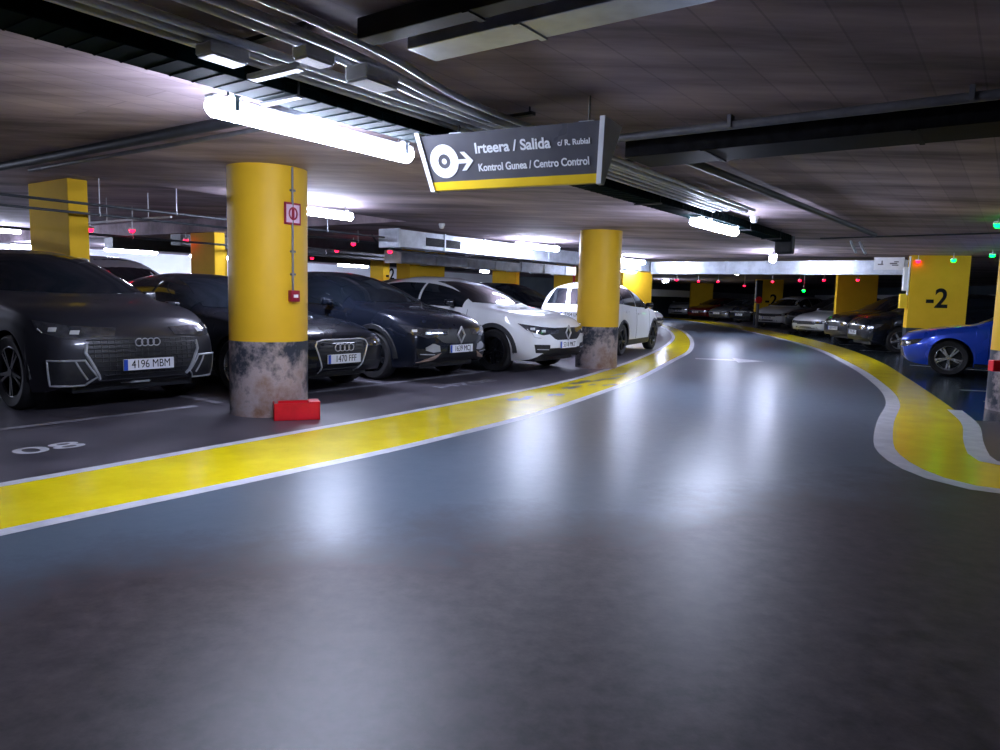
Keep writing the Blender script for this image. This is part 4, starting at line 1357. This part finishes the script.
        outline(S, 'lip_trim', 'silver_trim', o, 'front', [(-.62, .255), (-.4, .245), (.4, .245), (.62, .255)], .012, off=.006, closed=False)
        decal(S, 'lower_intake', 'trim', o, 'front', [(-.55, .27), (.55, .27)], [(-.46, .32), (.46, .32)], n=15, k=3, off=.004)
    elif style == 'trapezoid':
        gr = decal(S, 'grille', 'trim', o, 'front', [(-.27, .24), (.27, .24)], [(-.40, .63), (-.3, .655), (.3, .655), (.40, .63)], n=15, k=7, off=.004)
        outline(S, 'grille_frame', 'chrome', gr, 'front', [(-.27, .235), (.27, .235), (.41, .60), (.38, .65), (.30, .665), (-.30, .665), (-.38, .65), (-.41, .60)], .010, off=.009)
        bm = BM()
        for z in np.linspace(.27, .62, 9):
            wz = .27+.13*(z-.24)/.4-.02
            tube(bm, [S.hit('front', y, z)[0]+Vector((.006, 0, 0)) for y in np.linspace(-wz, wz, 9)], .005, 5)
        obj('grille_bars', bm, 'rim_dark', gr)
        for i in range(4):
            y = (i-1.5)*.07
            loc, nor = S.hit('front', y, .575)
            bm = BM(); closed_tube(bm, [loc+Vector((.02, math.cos(a)*.042, math.sin(a)*.042)) for a in np.linspace(0, 2*PI, 20, endpoint=False)], .006)
            obj('ring_emblem', bm, 'chrome', gr, smooth=50)
        lamp([(-.42, .565), (.0, .57), (.24, .66)], [(-.42, .66), (.0, .70), (.3, .73)])
        for sg in (1, -1):
            decal(S, 'fog_intake', 'trim', o, 'fcorner', [(-.36, .26), (.05, .28)], [(-.38, .40), (.05, .38)], sg, 8, 4, off=.004)
    elif style == 'diamond':
        gr = decal(S, 'grille', 'trim', o, 'front', [(-.56, .69), (-.34, .55), (.34, .55), (.56, .69)], [(-.58, .735), (-.3, .745), (.3, .745), (.58, .735)], n=17, k=5, off=.005)
        loc, nor = S.hit('front', 0, .665)
        D = [(0, .115), (.078, 0), (0, -.115), (-.078, 0)]
        bm = BM(); closed_tube(bm, [loc+Vector((.02, y, z)) for y, z in D], .016, 6); obj('diamond_emblem', bm, 'chrome', gr)
        lamp([(-.46, .665), (-.16, .63), (.10, .70)], [(-.46, .735), (-.1, .765), (.24, .81)], [(.10, .72), (.03, .665), (-.01, .60), (-.12, .585)] if body_paint == 'white' else None)
        for sg in (1, -1):
            decal(S, 'fog_intake', 'trim', o, 'fcorner', [(-.30, .34), (-.04, .35)], [(-.30, .475), (-.01, .485)], sg, 8, 4, off=.006)
            outline(S, 'fog_trim', 'silver_trim', o, 'fcorner', [(-.27, .40), (-.06, .41)], .008, sg, .012, False)
        decal(S, 'lower_intake', 'trim', o, 'front', [(-.78, .24), (.78, .24)], [(-.46, .42), (.46, .42)], n=17, k=5, off=.006)
        if body_paint != 'white':
            for sg in (1, -1):
                decal(S, 'blade_trim', 'bronze', o, 'front', [(sg*.76, .29), (sg*.50, .33)], [(sg*.62, .345), (sg*.40, .42)], 1, 6, 3, off=.014)
                decal(S, 'bumper_trim', 'silver_trim', o, 'front', [(sg*.42, .44), (sg*.54, .43), (sg*.66, .46)], [(sg*.44, .52), (sg*.54, .555), (sg*.66, .50)], 1, 9, 4, off=.012)
        decal(S, 'skid_plate', 'silver_trim', o, 'front', [(-.5, .235), (.5, .235)], [(-.42, .275), (.42, .275)], n=11, k=3, off=.014)
    elif style != 'rear_white':
        z1 = nz-.09
        decal(S, 'grille', 'trim', o, 'front', [(-.40, z1-.13), (.40, z1-.13)], [(-.50, z1), (.50, z1)], n=9, k=4, off=.005)
        decal(S, 'lower_intake', 'trim', o, 'front', [(-.55, S.sill+.07), (.55, S.sill+.07)], [(-.48, S.sill+.20), (.48, S.sill+.20)], n=9, k=3, off=.005)
        lamp([(-.42, z1-.10), (.0, z1-.09), (.18, z1-.01)], [(-.42, z1-.01), (.0, z1+.03), (.24, z1+.07)])
        outline(S, 'chrome_strip', 'chrome', o, 'front', [(-.5, z1+.004), (.5, z1+.004)], .010, off=.008, closed=False)
        if style == 'sport':
            for sg in (1, -1):
                decal(S, 'side_intake', 'trim', o, 'fcorner', [(-.34, .24), (-.02, .24)], [(-.30, .46), (-.16, .47)], sg, 8, 4, off=.006)
    if txt is not None and style != 'rear_white':
        plate(S, o, plate_z, txt)
    if style == 'rear_white':
        plate(S, o, .88, txt, 'rear')
        decal(S, 'rear_bumper_trim', 'trim', o, 'rear', [(-.66, .34), (.66, .34)], [(-.66, .52), (.66, .52)], n=19, k=6, off=.010)
    if rails:
        for sg in (1, -1):
            pts = []
            for d_ in np.linspace(dr+.15, db-.1, 12):
                loc, nor = S.hit('top', d_, sg*W/2*.60)
                pts.append(loc+Vector((0, 0, .03)))
            bm = BM(); tube(bm, pts, .014, 8)
            for q in (pts[0], pts[-1], pts[6]): tube(bm, [q, q-Vector((0, 0, .05))], .014, 8)
            obj('roof_rail', bm, 'silver_trim', o, smooth=50)
    if fin:
        loc, nor = S.hit('top', db-.15, 0)
        bm = BM()
        v = [bm.verts.new(loc+Vector(q)) for q in ((.10, -.02, -.01), (.10, .02, -.01), (-.08, .025, -.01), (-.08, -.025, -.01), (-.06, .005, .065), (-.06, -.005, .065))]
        for f in ((0, 1, 4, 5), (1, 2, 4), (2, 3, 5, 4), (3, 0, 5)): bm.faces.new([v[i] for i in f])
        obj('roof_antenna', bm, 'black_paint', o)
    return o

MPV = dict(SUV_Q, top=[(d, z*(1+.10*min(1, d/2))) for d, z in SUV_Q['top']], belt=[(d, z*1.03) for d, z in SUV_Q['belt']])
HN = (N.x, N.y)
# front row on the left, noses toward the aisle
car(SUV_Q, 'charcoal', P(3.86, -7.12), HN, 'charcoal car with octagonal grille nearest the camera at left', 'octagon', '4196 MBM', 'rim_dark', near=True, plate_z=.47, rails=True, fin=True)
car(ESTATE, 'black', P(6.0, -6.6), HN, 'low black estate car behind the near round pillar', 'trapezoid', '1470 FFF', 'rim_silver', near=True, plate_z=.44)
car(COUPE, 'navy_black', P(8.2, -6.55), HN, 'dark crossover with copper bumper blade left of the white coupe', 'diamond', '1639 MCJ', 'rim_dark', near=True, plate_z=.47, cladding=True)
car(COUPE, 'white', P(10.42, -6.05), HN, 'white coupe crossover with its nose beside the second round pillar', 'diamond', '5318 MKT', 'rim_dark', near=True, plate_z=.47, cladding=True)
car(CROSS, 'white', (3.42, 19.3), (.445, .895), 'white hatchback seen from behind, half hidden by the second round pillar', 'rear_white', '7204 LKB', 'rim_dark', near=True, cladding=True)
# right row
car(HATCH, 'blue', (7.93, 14.3), (-.82, .57), 'bright blue car with star alloy wheels at the right edge', 'sport', None, 'rim_silver', 'double', near=True)
car(CROSS, 'black', (9.72, 20.0), (-.985, .08), 'black car with pale plate next beyond the blue car', 'plain', '2741 JRD', 'rim_silver', 'single')
car(CROSS, 'black', (10.5, 22.9), (-.985, -.12), 'black car between the silver car and the black car by the blue one', 'plain', '8830 HTL', 'rim_dark')
car(HATCH, 'silver', (11.45, 27.3), (-.90, -.42), 'silver car left of the plain yellow pillar', 'plain', None, 'rim_silver')
car(CROSS, 'black', (12.3, 30.6), (-.97, -.2), 'black car in shadow just beyond the silver car', 'plain', None, 'rim_dark')
car(CROSS, 'white', (13.05, 35.6), (-.80, -.6), 'small white car in front of the far numbered pillar', 'plain', '4415 KBN', 'rim_silver')
car(CROSS, 'black', (13.6, 41.6), (-.85, -.5), 'dark car just left of the grey post', 'plain', '3092 GZP', 'rim_dark')
car(HATCH, 'grey', (13.2, 44.6), (-.85, -.5), 'grey car with bright headlights right of the dark red car', 'plain', '6127 FCM', 'rim_silver')
car(HATCH, 'red', (12.7, 47.6), (-.80, -.6), 'dark red car at the foot of the farthest yellow pillar', 'plain', '9950 HSV', 'rim_dark')
car(CROSS, 'silver', (12.4, 51.0), (-.55, -.83), 'far car with white bonnet left of the farthest pillar', 'plain', '1186 JXT', 'rim_dark')
car(VAN, 'black', (12.2, 57.0), (-.45, -.9), 'tall black van at the far end, right of white hatchback', 'plain', None, 'rim_dark')
# second and third row on the left
car(MPV, 'silver', P(7.2, -12.05), HN, 'silver car with black windscreen behind the charcoal car', 'plain', None, 'rim_silver', rails=True)
car(ESTATE, 'black', P(11.0, -16.5), HN, 'dark car behind the silver car, right of small pillar', 'plain', None, 'rim_dark')
car(HATCH, 'black', P(8.9, -16.4), HN, 'dark hatchback far behind the black estate roof', 'plain', None, 'rim_dark')
car(CROSS, 'navy_black', P(11.2, -11.6), HN, 'dark car whose roof shows above the dark crossover', 'plain', None, 'rim_dark')
car(SUV_Q, 'black', P(16.2, -14.6), HN, 'dark car whose roof shows above the white coupe', 'plain', None, 'rim_dark', rails=True)
car(CROSS, 'teal_black', P(13.75, -9.55), HN, 'dark car between the white coupe and white hatchback', 'plain', None, 'rim_dark')
car(CROSS, 'navy_black', P(17.4, -9.75), HN, 'dark car behind the white hatchback', 'plain', None, 'rim_dark')
car(HATCH, 'silver', P(25.2, -10.8), HN, 'pale distant car beside the pillar with hose reel', 'plain', None, 'rim_silver')
car(HATCH, 'black', P(27.6, -12.5), HN, 'distant black car between the two far duct pillars', 'plain', None, 'rim_dark')
